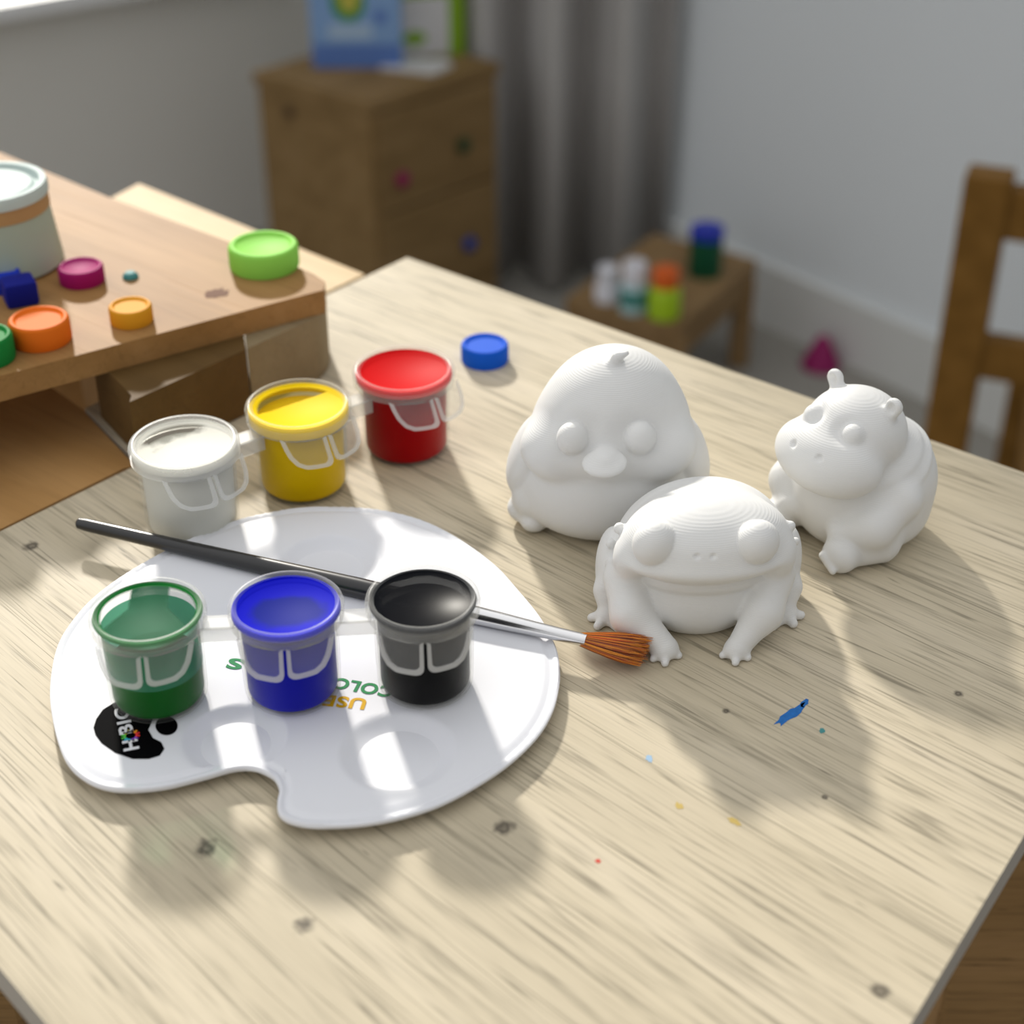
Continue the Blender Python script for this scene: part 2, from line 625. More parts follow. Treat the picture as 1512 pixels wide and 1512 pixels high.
# grain lines fan from where the two long edges would meet
def meet(p, d, q, e):
    cr = d.x * e.y - d.y * e.x
    t = ((q.x - p.x) * e.y - (q.y - p.y) * e.x) / cr
    return p + d * t
VPW = meet(A, (B - A), Dd, (Cc - Dd))
M_desk = wood('pale_oak_desk', lin(193, 181, 156), lin(205, 193, 168), lin(214, 202, 179), .5, origin=VPW, reach=(A - VPW).length, knots=KN)
M_edge = plain('grey_edge_band', lin(168, 160, 148), .4, .4, noise=.08)
desk = empty('desk', (0, 0, 0))
tag(desk, 'pale oak-veneered desk with a grey edge band carrying the paints, palette and figurines', 'desk')
N1 = at(205, 685).xy; N2 = at(125, 603).xy
outline = [A, N2, N1, Dd, Cc, B]
bm = prism(outline, TZ - .009, TZ)
dt = obj('desk_top', bm, M_desk, desk, smooth=False, bevel=.0006)
dt.data.materials.append(M_edge)
for p in dt.data.polygons:
    if abs(p.normal.z) < .5: p.material_index = 1
bm = bmesh.new()
M_leg = wood('desk_leg_wood', lin(130, 100, 62), lin(150, 118, 76), lin(165, 130, 88), .6)
for q in (A.lerp(Cc, .1), B.lerp(Dd, .1), Cc.lerp(A, .1), Dd.lerp(B, .1)):
    b2 = bmesh.new()
    beam(b2, (q.x, q.y, 0), (q.x, q.y, TZ - .009), .03, .03)
    obj('leg', b2, M_leg, desk, smooth=False, bevel=.002)


def splotch(name, px, py, lpx, wpx, ang, mat, parent, z=TZ + .00006, n=18, seed=1):
    rnd = random.Random(seed)
    bm = bmesh.new()
    vs = []
    for i in range(n):
        t = 2 * math.pi * i / n
        rr = 1 + rnd.uniform(-.28, .28)
        u, v = lpx * math.cos(t) * rr, wpx * math.sin(t) * rr
        x = px + u * math.cos(ang) - v * math.sin(ang)
        y = py + u * math.sin(ang) + v * math.cos(ang)
        vs.append(bm.verts.new(at(x, y, z)))
    bm.faces.new(vs)
    bmesh.ops.triangulate(bm, faces=bm.faces)
    return obj(name, bm, mat, parent, smooth=False)


M_bmark = plain('dried_blue_paint', lin(28, 105, 180), .6, .3, noise=.35, scale=900)
M_rmark = plain('dried_red_paint', lin(200, 60, 40), .6, .3)
M_gmark = plain('dried_green_paint', lin(70, 140, 140), .6, .3)
M_ymark = plain('dried_ochre_paint', lin(190, 165, 90), .6, .3)
tag(splotch('paint_smear', 1168, 1055, 25, 7, -.62, M_bmark, desk, seed=3), 'blue paint smear')
splotch('paint_smear', 1188, 1038, 7, 5, -.4, M_bmark, desk, seed=4)
splotch('paint_speck', 883, 1271, 4, 3, 0, M_rmark, desk, seed=5)
splotch('paint_speck', 1214, 1079, 4, 4, 0, M_gmark, desk, seed=6)
splotch('paint_speck', 959, 1120, 6, 5, .8, plain('dried_pale_blue_paint', lin(150, 180, 205), .6, .3), desk, seed=8)
splotch('paint_speck', 1085, 1213, 12, 4, .5, M_ymark, desk, seed=9)
splotch('paint_speck', 1003, 1190, 7, 4, .4, M_ymark, desk, seed=10)

# ================================================================== BENCH, PLANK AND WHAT LIES ON THEM
M_bench = wood('tan_pine_bench', lin(150, 112, 66), lin(166, 126, 78), lin(180, 140, 92), .55, ang=math.radians(-38), streak=.35, fine=.6)
M_plank = wood('light_pine_plank', lin(206, 176, 130), lin(216, 188, 144), lin(224, 198, 158), .55, ang=math.radians(-38), streak=.3, fine=.6)
BZ = TZ + .032
bench = empty('bench', at(200, 480, 0))
bloc = Vector(bench.location)
tag(bench, 'tan wooden bench with thick top, beside the desk and covered with coloured caps', 'bench')


def rel(o): o.location = -bloc; return o


bpts = [at(px, py, BZ).xy for px, py in ((-260, 130), (0, 225), (160, 291), (430, 391), (462, 404), (480, 416), (478, 428), (455, 434), (-60, 571), (-330, 640))]
rel(obj('bench_top', prism(bpts, BZ - .0085, BZ), M_bench, bench, smooth=False, bevel=.0015))
# lower board of the bench, butting against the left edge of the desk
lw_ = [at(px, py, TZ - .001).xy for px, py in ((-200, 560), (60, 560), (121, 604), (200, 688), (184, 691), (-200, 880))]
rel(obj('lower_board', prism(lw_, TZ - .012, TZ - .001), wood('bench_board', lin(172, 130, 78), lin(186, 144, 92), lin(198, 156, 104), .6, ang=math.radians(-38), streak=.3, fine=.6), bench, smooth=False, bevel=.0008))
for px, py, zt in ((-120, 300, BZ - .0085), (40, 330, BZ - .0085), (-150, 700, TZ - .012), (60, 640, TZ - .012)):
    q = at(px, py, zt); b2 = bmesh.new()
    beam(b2, (q.x, q.y, 0), (q.x, q.y, zt), .03, .03)
    rel(obj('leg', b2, M_bench, bench, smooth=False))

# added dark box standing in for the bench top's shadow on the desk
M_shade = wood('dark_brown_shade', lin(92, 70, 38), lin(102, 78, 44), lin(110, 86, 52), .6, ang=math.radians(-38), streak=.3, fine=.6)
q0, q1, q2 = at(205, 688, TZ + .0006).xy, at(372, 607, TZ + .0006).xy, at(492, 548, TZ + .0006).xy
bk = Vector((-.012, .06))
shade_pts = [q0, q1, q1 + bk * .35, at(150, 618, TZ).xy, at(208, 680, TZ).xy]
rel(obj('shade_box', prism(shade_pts, TZ + .0006, BZ - .0086), M_shade, bench, smooth=False, bevel=.0008))
M_shade_end = wood('grey_brown_shade', lin(136, 120, 92), lin(146, 130, 100), lin(154, 138, 108), .6, ang=math.radians(-38), streak=.3, fine=.6)  # added block; its greyer colour and rounded end imitate the shadow's lighter tip
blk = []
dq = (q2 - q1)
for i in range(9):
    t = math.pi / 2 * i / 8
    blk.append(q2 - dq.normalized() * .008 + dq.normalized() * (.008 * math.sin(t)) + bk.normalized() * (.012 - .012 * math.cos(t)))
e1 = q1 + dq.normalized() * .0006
rel(obj('shade_end_block', prism([e1] + blk + [q2 + bk * .35, e1 + bk * .35], TZ + .0006, BZ - .0086), M_shade_end, bench, smooth=True, bevel=.0005))

bb_ = [at(px, py, TZ - .0002).xy for px, py in ((150, 300), (205, 271), (538, 405), (478, 433), (300, 425), (160, 345))]
tag(rel(obj('back_board', prism(bb_, TZ - .010, TZ - .0002), M_plank, bench, smooth=False, bevel=.0008)), 'pale sunlit board')


def make_cap(name, px, py, R, h, mat, label, z, rot=0.0, tilt=None, group='loose plastic caps'):
    """cap lying open side down: rim, recessed top, ribbed skirt"""
    c = at(px, py, z)
    prof = [(0, h - .12 * h), (R * .74, h - .12 * h), (R * .80, h - .06 * h), (R * .84, h), (R * .93, h), (R * .98, h * .94), (R, h * .86), (R, h * .08), (R * .97, 0), (R * .86, 0), (R * .86, h * .55), (0, h * .6)]
    bm = lathe(prof, 72)
    for v in bm.verts:
        r = math.hypot(v.co.x, v.co.y)
        if r > R * .99:
            t = math.atan2(v.co.y, v.co.x)
            k = 1 + .012 * math.cos(36 * t)
            v.co.x *= k; v.co.y *= k
    o = obj(name, bm, mat)
    o.location = c
    if tilt: o.rotation_euler = tilt
    tag(o, label, 'cap', group)
    return o


M_cap = {k: plain('cap_plastic_' + k, lin(*v), .6, .12, noise=.03) for k, v in dict(blue=(18, 92, 215), orange=(238, 118, 30), amber=(228, 160, 40), magenta=(165, 25, 105), lime=(150, 222, 92), green=(30, 135, 60), navy=(22, 30, 130), royal=(35, 60, 190)).items()}
make_cap('plastic_disc', 716, 532, .0082, .0068, M_cap['blue'], 'blue plastic cap on the desk between the red paint pot and the chick figurine', TZ)
make_cap('plastic_disc', 62, 502, .0093, .0078, M_cap['orange'], 'orange plastic cap near the front edge of the bench', BZ)
make_cap('plastic_disc', 195, 474, .0068, .0058, M_cap['amber'], 'small amber-yellow plastic cap at the middle of the bench', BZ)
make_cap('plastic_disc', 122, 415, .0075, .0058, M_cap['magenta'], 'magenta plastic cap on the bench beside the pale tub', BZ)
make_cap('plastic_disc', 391, 393, .0118, .0085, M_cap['lime'], 'large lime-green plastic cap at the right tip of the bench', BZ)
make_cap('plastic_disc', -18, 530, .0085, .0085, M_cap['green'], 'green plastic cap cut off by the left picture edge, beside the orange cap', BZ)
make_cap('plastic_disc', 5, 425, .0062, .0060, M_cap['royal'], 'bright blue cap between the pale tub and the navy block', BZ)
bm = bmesh.new()
box(bm, (0, 0, .0042), (.0105, .0098, .0084))
o = obj('toy_block', bm, M_cap['navy'], bevel=.0012); o.location = at(32, 446, BZ); o.rotation_euler = (0, 0, .45)
tag(o, 'small navy blue block on the bench next to the bright blue cap', 'block')
bm = lathe([(0, .0022), (.0016, .0020), (.0026, .0010), (.0027, 0), (0, 0)], 24)
o = obj('bead', bm, M_gmark); o.location = at(193, 410, BZ)
tag(o, 'tiny teal bead on the bench beside the magenta cap', 'bead')
rel(splotch('stain', 320, 433, 17, 7, -.1, plain('brown_stain', lin(110, 72, 48), .7, .2), bench, z=BZ + .0001, seed=12))

# tub on the bench
M_tub = plain('pale_green_tub', lin(176, 190, 172), .45, .4, noise=.03)
M_band = plain('tan_band', lin(190, 150, 100), .6, .3)
M_tublid = plain('frosted_tub_lid', lin(200, 214, 210), .6, .15, noise=.04)
tp = at(4, 388, BZ)
tub = empty('tub', tp)
tag(tub, 'pale green round tub with frosted lid and tan band, on the bench', 'tub')
k = 1.0
prof = [(0, 0), (.0195, 0), (.0208, .001), (.0186, .0215), (.0180, .0215), (0, .020)]
obj('tub_body', lathe(prof, 64), M_tub, tub)
obj('band', lathe([(.0186, .0205), (.0190, .0205), (.0188, .0255), (.0182, .0255)], 64), M_band, tub)
obj('lid', lathe([(0, .0285), (.0140, .0285), (.0152, .0275), (.0160, .0275), (.0168, .0295), (.0188, .0295), (.0193, .028), (.0193, .0255), (.0, .0255)], 64), M_tublid, tub)

# ================================================================== BACKGROUND FURNITURE
M_cab = wood('brown_cabinet_wood', lin(124, 100, 64), lin(138, 112, 74), lin(148, 122, 84), .6, ang=.8, streak=.25, fine=.4)
CZ = .33
F0, R0, L0 = at(545, 152, CZ), at(738, 92, CZ), at(372, 106, CZ)
Bk = R0 + L0 - F0
cab = empty('drawer_cabinet', (F0.x, F0.y, 0))
tag(cab, 'brown wooden drawer cabinet with small coloured knobs, against the grey wall', 'cabinet')
cl_ = Vector(cab.location)


def crel(o): o.location = -cl_; return o


cen = (F0 + Bk) / 2
inset = lambda p, k_: cen + (p - cen) * k_
crel(obj('body', prism([inset(p, .965).xy for p in (F0, R0, Bk, L0)], 0, CZ - .014), M_cab, cab, smooth=False, bevel=.003))
crel(obj('cabinet_top', prism([p.xy for p in (F0, R0, Bk, L0)], CZ - .014, CZ), M_cab, cab, smooth=False, bevel=.004))
fd = (inset(R0, .965) - inset(F0, .965)); fd.z = 0; flen = fd.length; fdn = fd.normalized(); fn_ = Vector((fdn.y, -fdn.x, 0))
fs = inset(F0, .965); fs.z = 0
zs = [z_on(fs.x, fs.y, 172), z_on(fs.x, fs.y, 318), z_on(fs.x, fs.y, 322), z_on(fs.x, fs.y, 462)]
knob_px = (((680, 213), lin(4, 60, 28)), ((590, 263), lin(140, 0, 80))), (((689, 358), lin(6, 62, 150)),)
for di, (zt, zb) in enumerate(((zs[0], zs[1]), (zs[2], max(.02, zs[3])))):
    bm = bmesh.new()
    a = fs + fdn * .006; b = fs + fdn * (flen - .006)
    pts = [a, b, b + fn_ * .006, a + fn_ * .006]
    dr = crel(obj('drawer', prism([p.xy for p in pts], zb + .002, zt), M_cab, cab, smooth=False, bevel=.002))
    for ki, ((kx, ky), kc) in enumerate(knob_px[di]):
        kp = on_wall(kx, ky, (a + fn_ * .006), fdn)
        Rk = Matrix.Translation(kp) @ fn_.to_track_quat('Z', 'Y').to_matrix().to_4x4()
        kb = lathe([(0, .011), (.006, .0105), (.0095, .008), (.0095, .005), (.005, .003), (.005, 0)], 24, M=Rk)
        ko = obj('knob', kb, plain('knob_paint', kc, .4, .4), dr)
        tag(ko, ('green knob', 'magenta knob')[ki] if di == 0 else 'blue knob')
ld = (inset(L0, .965) - fs); ld.z = 0; ldn = ld.normalized(); ln = Vector((-ldn.y, ldn.x, 0))
kp = on_wall(428, 165, fs, ldn)
Rk = Matrix.Translation(kp) @ (-ln if ln.y > 0 else ln).to_track_quat('Z', 'Y').to_matrix().to_4x4()
kb = lathe([(0, .004), (.006, .0035), (.0075, .001), (.0075, 0)], 24, M=Rk)
tag(crel(obj('knob', kb, plain('brown_knob', lin(70, 48, 26), .5, .4), cab)), 'dark brown knob on the side')

# boxes on the cabinet


def carton(name, pxl, pxr, pyb, thick, height, mat, label, cat='box'):
    a, b = at(pxl, pyb[0], CZ), at(pxr, pyb[1], CZ)
    d = (b - a).normalized(); nrm = Vector((-d.y, d.x, 0))
    root = empty(name, a, math.atan2(d.y, d.x))
    w = (b - a).length
    bm = bmesh.new(); box(bm, (w / 2, thick / 2, height / 2), (w, thick, height))
    obj('carton', bm, mat, root, smooth=False, bevel=.001)
    tag(root, label, cat)
    return root, w, height


def panel(root, name, x0, x1, z0, z1, mat, shape='rect', dy=-.0004):
    bm = bmesh.new()
    if shape == 'rect':
        vs = [bm.verts.new(v) for v in ((x0, dy, z0), (x1, dy, z0), (x1, dy, z1), (x0, dy, z1))]
    else:
        vs = [bm.verts.new(((x0 + x1) / 2 + (x1 - x0) / 2 * math.cos(t * math.pi / 12), dy, (z0 + z1) / 2 + (z1 - z0) / 2 * math.sin(t * math.pi / 12))) for t in range(24)]
    bm.faces.new(vs)
    return obj(name, bm, mat, root, smooth=False)


M_bbox = plain('light_blue_card', lin(130, 165, 210), .5, .3)
M_dblue = plain('blue_card', lin(92, 125, 190), .5, .3)
M_pale = plain('pale_card', lin(165, 190, 215), .5, .3)
M_lgreen = plain('green_card', lin(60, 140, 70), .5, .3)
M_yel = plain('yellow_card', lin(190, 185, 80), .5, .3)
M_gbox = plain('lime_card', lin(125, 165, 25), .5, .3)
M_wcard = plain('white_card', lin(205, 205, 205), .5, .3)
r1, w1, h1 = carton('picture_box', 462, 594, (101, 101), .03, .13, M_bbox, 'light blue box with a green and yellow picture standing on the cabinet')
panel(r1, 'bottom_stripe', .001, w1 - .001, .001, .030, M_dblue)
panel(r1, 'label_patch', w1 * .2, w1 * .68, .036, .055, M_pale)
panel(r1, 'picture', w1 * .24, w1 * .62, .058, .105, M_lgreen, 'disc')
panel(r1, 'picture', w1 * .32, w1 * .56, .068, .115, M_yel, 'disc', dy=-.0008)
panel(r1, 'picture', w1 * .70, w1 * .86, .055, .072, M_dblue, 'disc')
r2, w2, h2 = carton('game_box', 585, 686, (88, 80), .03, .13, M_gbox, 'lime green box with a white panel standing right of the light blue box')
panel(r2, 'front_panel', w2 * .0 + .001, w2 * .78, .002, .075, M_wcard)
panel(r2, 'picture', w2 * .1, w2 * .45, .016, .034, M_gbox, 'disc', dy=-.0008)
bm = prism([at(px, py, CZ).xy for px, py in ((560, 103), (640, 112), (668, 100), (660, 92), (600, 92))], CZ, CZ + .004)
tag(obj('paper', bm, M_wcard, smooth=False), 'small white paper pad lying before the two boxes on the cabinet', 'paper')

# low stool table with bottles
M_stool = wood('brown_stool_wood', lin(128, 102, 68), lin(142, 115, 80), lin(152, 126, 90), .6, ang=.9, streak=.25, fine=.4)
SZ = .14
sp = [at(1003, 482, SZ), at(1118, 383, SZ), at(965, 345, SZ), at(835, 440, SZ)]
sc_ = sum(sp, Vector()) / 4
stool = empty('low_table', (sc_.x, sc_.y, 0))
tag(stool, 'low brown wooden table by the curtain holding bottles and a green canister', 'table')
so = obj('table_top', prism([p.xy for p in sp], SZ - .018, SZ), M_stool, stool, smooth=False, bevel=.003)
so.location = (-sc_.x, -sc_.y, 0)
for k_ in range(4):
    u_, v_ = (sc_ + (sp[k_] - sc_) * .90), (sc_ + (sp[(k_ + 1) % 4] - sc_) * .90)
    b2 = bmesh.new(); beam(b2, (u_.x, u_.y, SZ - .032), (v_.x, v_.y, SZ - .032), .028, .010, side=(0, 0, 1))
    ap_ = obj('apron', b2, M_stool, stool, smooth=False); ap_.location = (-sc_.x, -sc_.y, 0)
for p in sp:
    q = sc_ + (p - sc_) * .88
    b2 = bmesh.new(); beam(b2, (q.x, q.y, 0), (q.x, q.y, SZ - .018), .024, .024)
    lo_ = obj('leg', b2, M_stool, stool, smooth=False, bevel=.002); lo_.location = (-sc_.x, -sc_.y, 0)


def bottle(name, px, py, R, h, body, capm, ck, label, band=None):
    c = at(px, py, SZ)
    root = empty(name, c)
    hb = h * (1 - ck)
    prof = [(0, 0), (R * .92, 0), (R, R * .1), (R, hb * .78), (R * .9, hb * .9), (R * .6, hb), (0, hb)]
    obj('bottle_body', lathe(prof, 40), body, root)
    obj('bottle_cap', lathe([(R * .5, hb * .98), (R * .82, hb * .98), (R * .82, h * .97), (R * .74, h), (0, h)], 32), capm, root)
    if band:
        obj('bottle_label', lathe([(R * 1.01, hb * .30), (R * 1.012, hb * .34), (R * 1.012, hb * .72), (R * 1.01, hb * .76)], 40), band, root)
    tag(root, label, 'bottle', 'bottles on the low table')


M_wb = plain('white_bottle', lin(215, 215, 222), .4, .4)
M_pb = plain('pale_blue_bottle', lin(165, 195, 200), .4, .4)
M_teal = plain('teal_label', lin(60, 130, 122), .5, .3)
M_lb = plain('lime_bottle', lin(160, 195, 25), .4, .4)
M_oc = plain('orange_cap', lin(215, 95, 25), .4, .4)
bottle('bottle', 897, 443, .0155, .042, M_wb, M_wb, .45, 'small white bottle, leftmost on the low table')
bottle('bottle', 935, 458, .0165, .060, M_pb, M_wb, .38, 'pale bottle with white cap and teal label on the low table', M_teal)
bottle('bottle', 980, 466, .0185, .058, M_lb, M_oc, .32, 'lime green bottle with orange cap on the low table')
c = at(1040, 404, SZ)
can = empty('canister', c)
obj('canister_body', lathe([(0, 0), (.0195, 0), (.020, .001), (.020, .050), (0, .050)], 48), plain('dark_green_card', lin(14, 84, 56), .5, .3), can)
obj('lid', lathe([(.0205, .048), (.0205, .059), (.0195, .060), (0, .060)], 48), plain('blue_lid', lin(22, 44, 170), .4, .4), can)
tag(can, 'dark green cylindrical canister with a blue lid on the low table', 'canister')
# cone on the floor
M_cone = plain('magenta_plastic', lin(140, 8, 88), .5, .4)
bm = lathe([(0, 0), (.024, 0), (.025, .003), (.022, .010), (.010, .036), (.006, .042), (0, .044)], 32)
o = obj('toy_cone', bm, M_cone); o.location = at(1211, 541, 0)
tag(o, 'magenta toy cone standing on the grey floor by the white baseboard', 'toy')

# chair at the right
M_chair = wood('honey_chair_wood', lin(112, 80, 34), lin(126, 91, 41), lin(138, 102, 50), .5, ang=1.5, streak=.25, fine=.4)
P1 = at(1462, 262, .50)
chair = empty('wooden_chair', (P1.x, P1.y, 0))
tag(chair, 'honey brown wooden chair with open ladder back, at the right behind the desk', 'chair')
cdir = Vector((.93, -.36, 0)).normalized(); cbk = Vector((.36, .93, 0)).normalized()


def cpart(name, a, b, w, h, side=None):
    bm = bmesh.new(); beam(bm, a, b, w, h, side)
    return obj(name, bm, M_chair, chair, smooth=False, bevel=.003)


V0 = Vector((0, 0, 0)); W_ = cdir * .30
for q in (V0, W_):
    cpart('back_post', q, q + Vector((0, 0, .505)), .036, .03, side=cdir)
zr = .475
cpart('top_rail', V0 + Vector((0, 0, zr)), W_ + Vector((0, 0, zr)), .042, .02, side=(0, 0, 1))
cpart('crest', cdir * .030 + Vector((0, 0, zr + .033)), cdir * .27 + Vector((0, 0, zr + .033)), .034, .02, side=(0, 0, 1))
zl = z_on(P1.x + .03, P1.y, 518)
cpart('lower_rail', V0 + Vector((0, 0, zl)), W_ + Vector((0, 0, zl)), .036, .02, side=(0, 0, 1))
bm = prism([(p.x, p.y) for p in (cdir * .065 + cbk * .012, cdir * .235 + cbk * .012, cdir * .27 + cbk * .27, cdir * .05 + cbk * .27)], .19, .21)
obj('seat', bm, M_chair, chair, smooth=False, bevel=.003)
for q in (cdir * .045 + cbk * .27, cdir * .265 + cbk * .27):
    cpart('front_leg', q, q + Vector((0, 0, .20)), .024, .024, side=cdir)

# low wooden stool at the lower right, under the desk edge
SZ2 = .40
s2 = [at(px, py, SZ2) for px, py in ((1440, 1376), (1560, 1520), (1760, 1400), (1600, 1180), (1480, 1100))]
c2 = sum(s2, Vector()) / 5
st2 = empty('foot_stool', (c2.x, c2.y, 0))
tag(st2, 'brown wooden stool standing on the floor below the right edge of the desk', 'stool')
M_st2 = wood('brown_stool_board', lin(120, 92, 54), lin(136, 106, 64), lin(148, 118, 76), .6, ang=-.9, streak=.5, fine=.5)
o = obj('seat', prism([p.xy for p in s2], SZ2 - .02, SZ2), M_st2, st2, smooth=False, bevel=.003); o.location = (-c2.x, -c2.y, 0)
for p in (s2[1], s2[2], s2[3], s2[4]):
    q = c2 + (p - c2) * .75
    b2 = bmesh.new(); beam(b2, (q.x, q.y, 0), (q.x, q.y, SZ2 - .02), .03, .03)
    o = obj('leg', b2, M_st2, st2, smooth=False, bevel=.002); o.location = (-c2.x, -c2.y, 0)

# ================================================================== PALETTE
PT = .0045                            # height of its flat top above the desk
PO = [(76, 1021), (80, 979), (89, 947), (105, 920), (131, 889), (166, 860), (208, 833), (255, 807), (295, 789), (333, 774), (366, 763), (416, 753), (450, 749), (482, 748), (531, 749), (581, 756), (631, 771), (680, 797), (730, 834), (763, 870), (792, 905), (810, 935), (820, 958), (824, 984), (823, 1010), (814, 1046), (793, 1082), (757, 1118), (712, 1150), (653, 1182), (593, 1202), (534, 1213), (474, 1216), (442, 1213), (421, 1206), (411, 1196), (410, 1182), (413, 1166), (409, 1152), (400, 1142), (377, 1132), (346, 1132), (298, 1145), (245, 1158), (192, 1163), (153, 1159), (123, 1145), (102, 1124), (89, 1095), (80, 1058)]
pc = at(470, 958, TZ + PT)
po = [at(x, y, TZ + PT) - pc for x, y in PO]
NA = 420
# smooth closed outline resampled by angle around the centre
cr = []
n = len(po)
for i in range(n):
    p0, p1, p2, p3 = po[i - 1], po[i], po[(i + 1) % n], po[(i + 2) % n]
    for s in range(8):
        t = s / 8
        cr.append(.5 * ((2 * p1) + (p2 - p0) * t + (2 * p0 - 5 * p1 + 4 * p2 - p3) * t * t + (3 * p1 - p0 - 3 * p2 + p3) * t ** 3))
ring = [Vector((p.x, p.y)) for p in cr]
NA = len(ring)
wells = [(at(588, 1109, TZ + PT) - pc, .0142, .0034), (at(347, 1090, TZ + PT) - pc, .0128, .0032), (at(484, 832, TZ + PT) - pc, .0142, .0034)]


def pal_h(x, y, edge):
    z = PT
    for w, r, d in wells:
        q = math.hypot(x - w.x, y - w.y) / r
        if q < 1:
            z -= d * (1 - q ** 3.2) ** 1.2 * min(1, max(0, (edge - .0012) / .003))
    if .0008 < edge < .0030:          # faint groove inside the rim
        z -= .0006 * math.sin((edge - .0008) / .0022 * math.pi)
    return z


bm = bmesh.new()
NR = 70
rows = []
ringn = np.array([(p.x, p.y) for p in ring])
for k in range(NR + 1):
    t = (k / NR) ** .85
    row = []
    for p in ring:
        q = p * t
        row.append((q.x, q.y))
    rows.append(np.array(row))
vrows = []
for k in range(1, NR + 1):
    R_ = rows[k]
    ed = np.sqrt(((R_[:, None, :] - ringn[None, ::2, :]) ** 2).sum(2)).min(1)
    vrows.append([bm.verts.new((x, y, pal_h(x, y, e))) for (x, y), e in zip(R_, ed)])
c0v = bm.verts.new((0, 0, PT))
for i in range(NA): bm.faces.new((c0v, vrows[0][i], vrows[0][(i + 1) % NA]))
for a, b in zip(vrows[:-1], vrows[1:]):
    for i in range(NA):
        j = (i + 1) % NA
        bm.faces.new((a[i], b[i], b[j], a[j]))
# rolled edge and underside
prev = vrows[-1]
for off, z in ((.0004, PT - .0004), (.0005, PT - .0010), (.0001, PT - .0017), (-.0012, PT - .0020), (-.006, PT - .0022)):
    row = []
    for i, p in enumerate(ring):
        q = p * (1 + off / p.length)
        row.append(bm.verts.new((q.x, q.y, z)))
    for i in range(NA):
        j = (i + 1) % NA
        bm.faces.new((prev[i], row[i], row[j], prev[j]))
    prev = row
cb = bm.verts.new((0, 0, PT - .0022))
for i in range(NA): bm.faces.new((cb, prev[(i + 1) % NA], prev[i]))
# support pads under the board (it stands clear of the desk)
for w, r, d in wells:
    lathe([(0, 0), (r * .45, 0), (r * .6, .0004), (r * .8, PT - .0024)], 24, bm, Matrix.Translation((w.x * .97, w.y * .97, 0)))
lathe([(0, 0), (.006, 0), (.009, PT - .0024)], 24, bm, Matrix.Translation((-.045, .0, 0)))
lathe([(0, 0), (.006, 0), (.009, PT - .0024)], 24, bm, Matrix.Translation((.04, .005, 0)))
M_pal = plain('white_palette_plastic', (.82, .83, .87, 1), .5, .15, noise=.01)
pal = obj('paint_palette', bm, M_pal)
pal.location = (pc.x, pc.y, TZ)
tag(pal, 'white kidney-shaped paint palette with round wells, thumb notch and printed lettering, lying on the desk', 'palette')


def pl(px, py, dz=.00008):
    v = at(px, py, TZ + PT) - pc
    return Vector((v.x, v.y, PT + dz))


def text_part(body, px, py, px2, py2, hpx, mat, name, dz=.00012, bold=.00012, shear=0.0, font_w=1.0):
    """flat lettering on the palette; baseline from (px,py) to (px2,py2)"""
    cu = bpy.data.curves.new(name, 'FONT')
    cu.body = body
    cu.size = 1.0
    cu.space_character = 1.08
    cu.offset = bold
    tmp = bpy.data.objects.new('tmp_text', cu); COL.objects.link(tmp)
    dg = bpy.context.evaluated_depsgraph_get()
    me = bpy.data.meshes.new_from_object(tmp.evaluated_get(dg))
    bpy.data.objects.remove(tmp); bpy.data.curves.remove(cu)
    xs = [v.co.x for v in me.vertices]; ys = [v.co.y for v in me.vertices]
    x0, x1, y0, y1 = min(xs), max(xs), min(ys), max(ys)
    a, b = pl(px, py, dz), pl(px2, py2, dz)
    d = b - a; up = Vector((-d.y, d.x, 0)).normalized()
    for v in me.vertices:
        u = (v.co.x - x0) / (x1 - x0); w = (v.co.y - y0) / (y1 - y0)
        v.co = a + d * u + up * (w * hpx)
    me.update()
    return link(name, me, mat, pal)


M_ink_y = plain('yellow_print', lin(225, 175, 20), .6, .1)
M_ink_g = plain('green_print', lin(35, 140, 80), .6, .1)
M_ink_k = plain('black_print', lin(6, 6, 8), .7, .03)
M_ink_w = plain('white_print', lin(235, 235, 240), .6, .1)
tag(text_part('USE', 543, 1032, 481, 1026, .0044, M_ink_y, 'printed_lettering', bold=.035), 'yellow lettering USE')
tag(text_part('COLO', 585, 1015, 495, 1000, .0044, M_ink_g, 'printed_lettering', bold=.035), 'green lettering COLO')
tag(text_part('S', 364, 975, 341, 971, .0044, M_ink_g, 'printed_lettering', bold=.035), 'green letter S')
# black palette-shaped emblem with lettering
lg = [(138, 1075), (142, 1062), (152, 1048), (170, 1037), (200, 1030), (226, 1038), (229, 1052), (224, 1066), (219, 1078), (226, 1090), (238, 1096), (243, 1106), (236, 1116), (220, 1121), (196, 1121), (170, 1112), (150, 1098), (141, 1086)]
bm = bmesh.new()
vs = [bm.verts.new(pl(x, y)) for x, y in lg]
bm.faces.new(vs); bmesh.ops.triangulate(bm, faces=bm.faces)
emb = tag(obj('printed_emblem', bm, M_ink_k, pal, smooth=False), 'black palette-shaped emblem')
bm = bmesh.new()
bm.faces.new([bm.verts.new(pl(246 + 16.5 * math.cos(t * math.pi / 12), 1072 + 14 * math.sin(t * math.pi / 12))) for t in range(24)])
obj('printed_dot', bm, M_ink_k, pal, smooth=False)
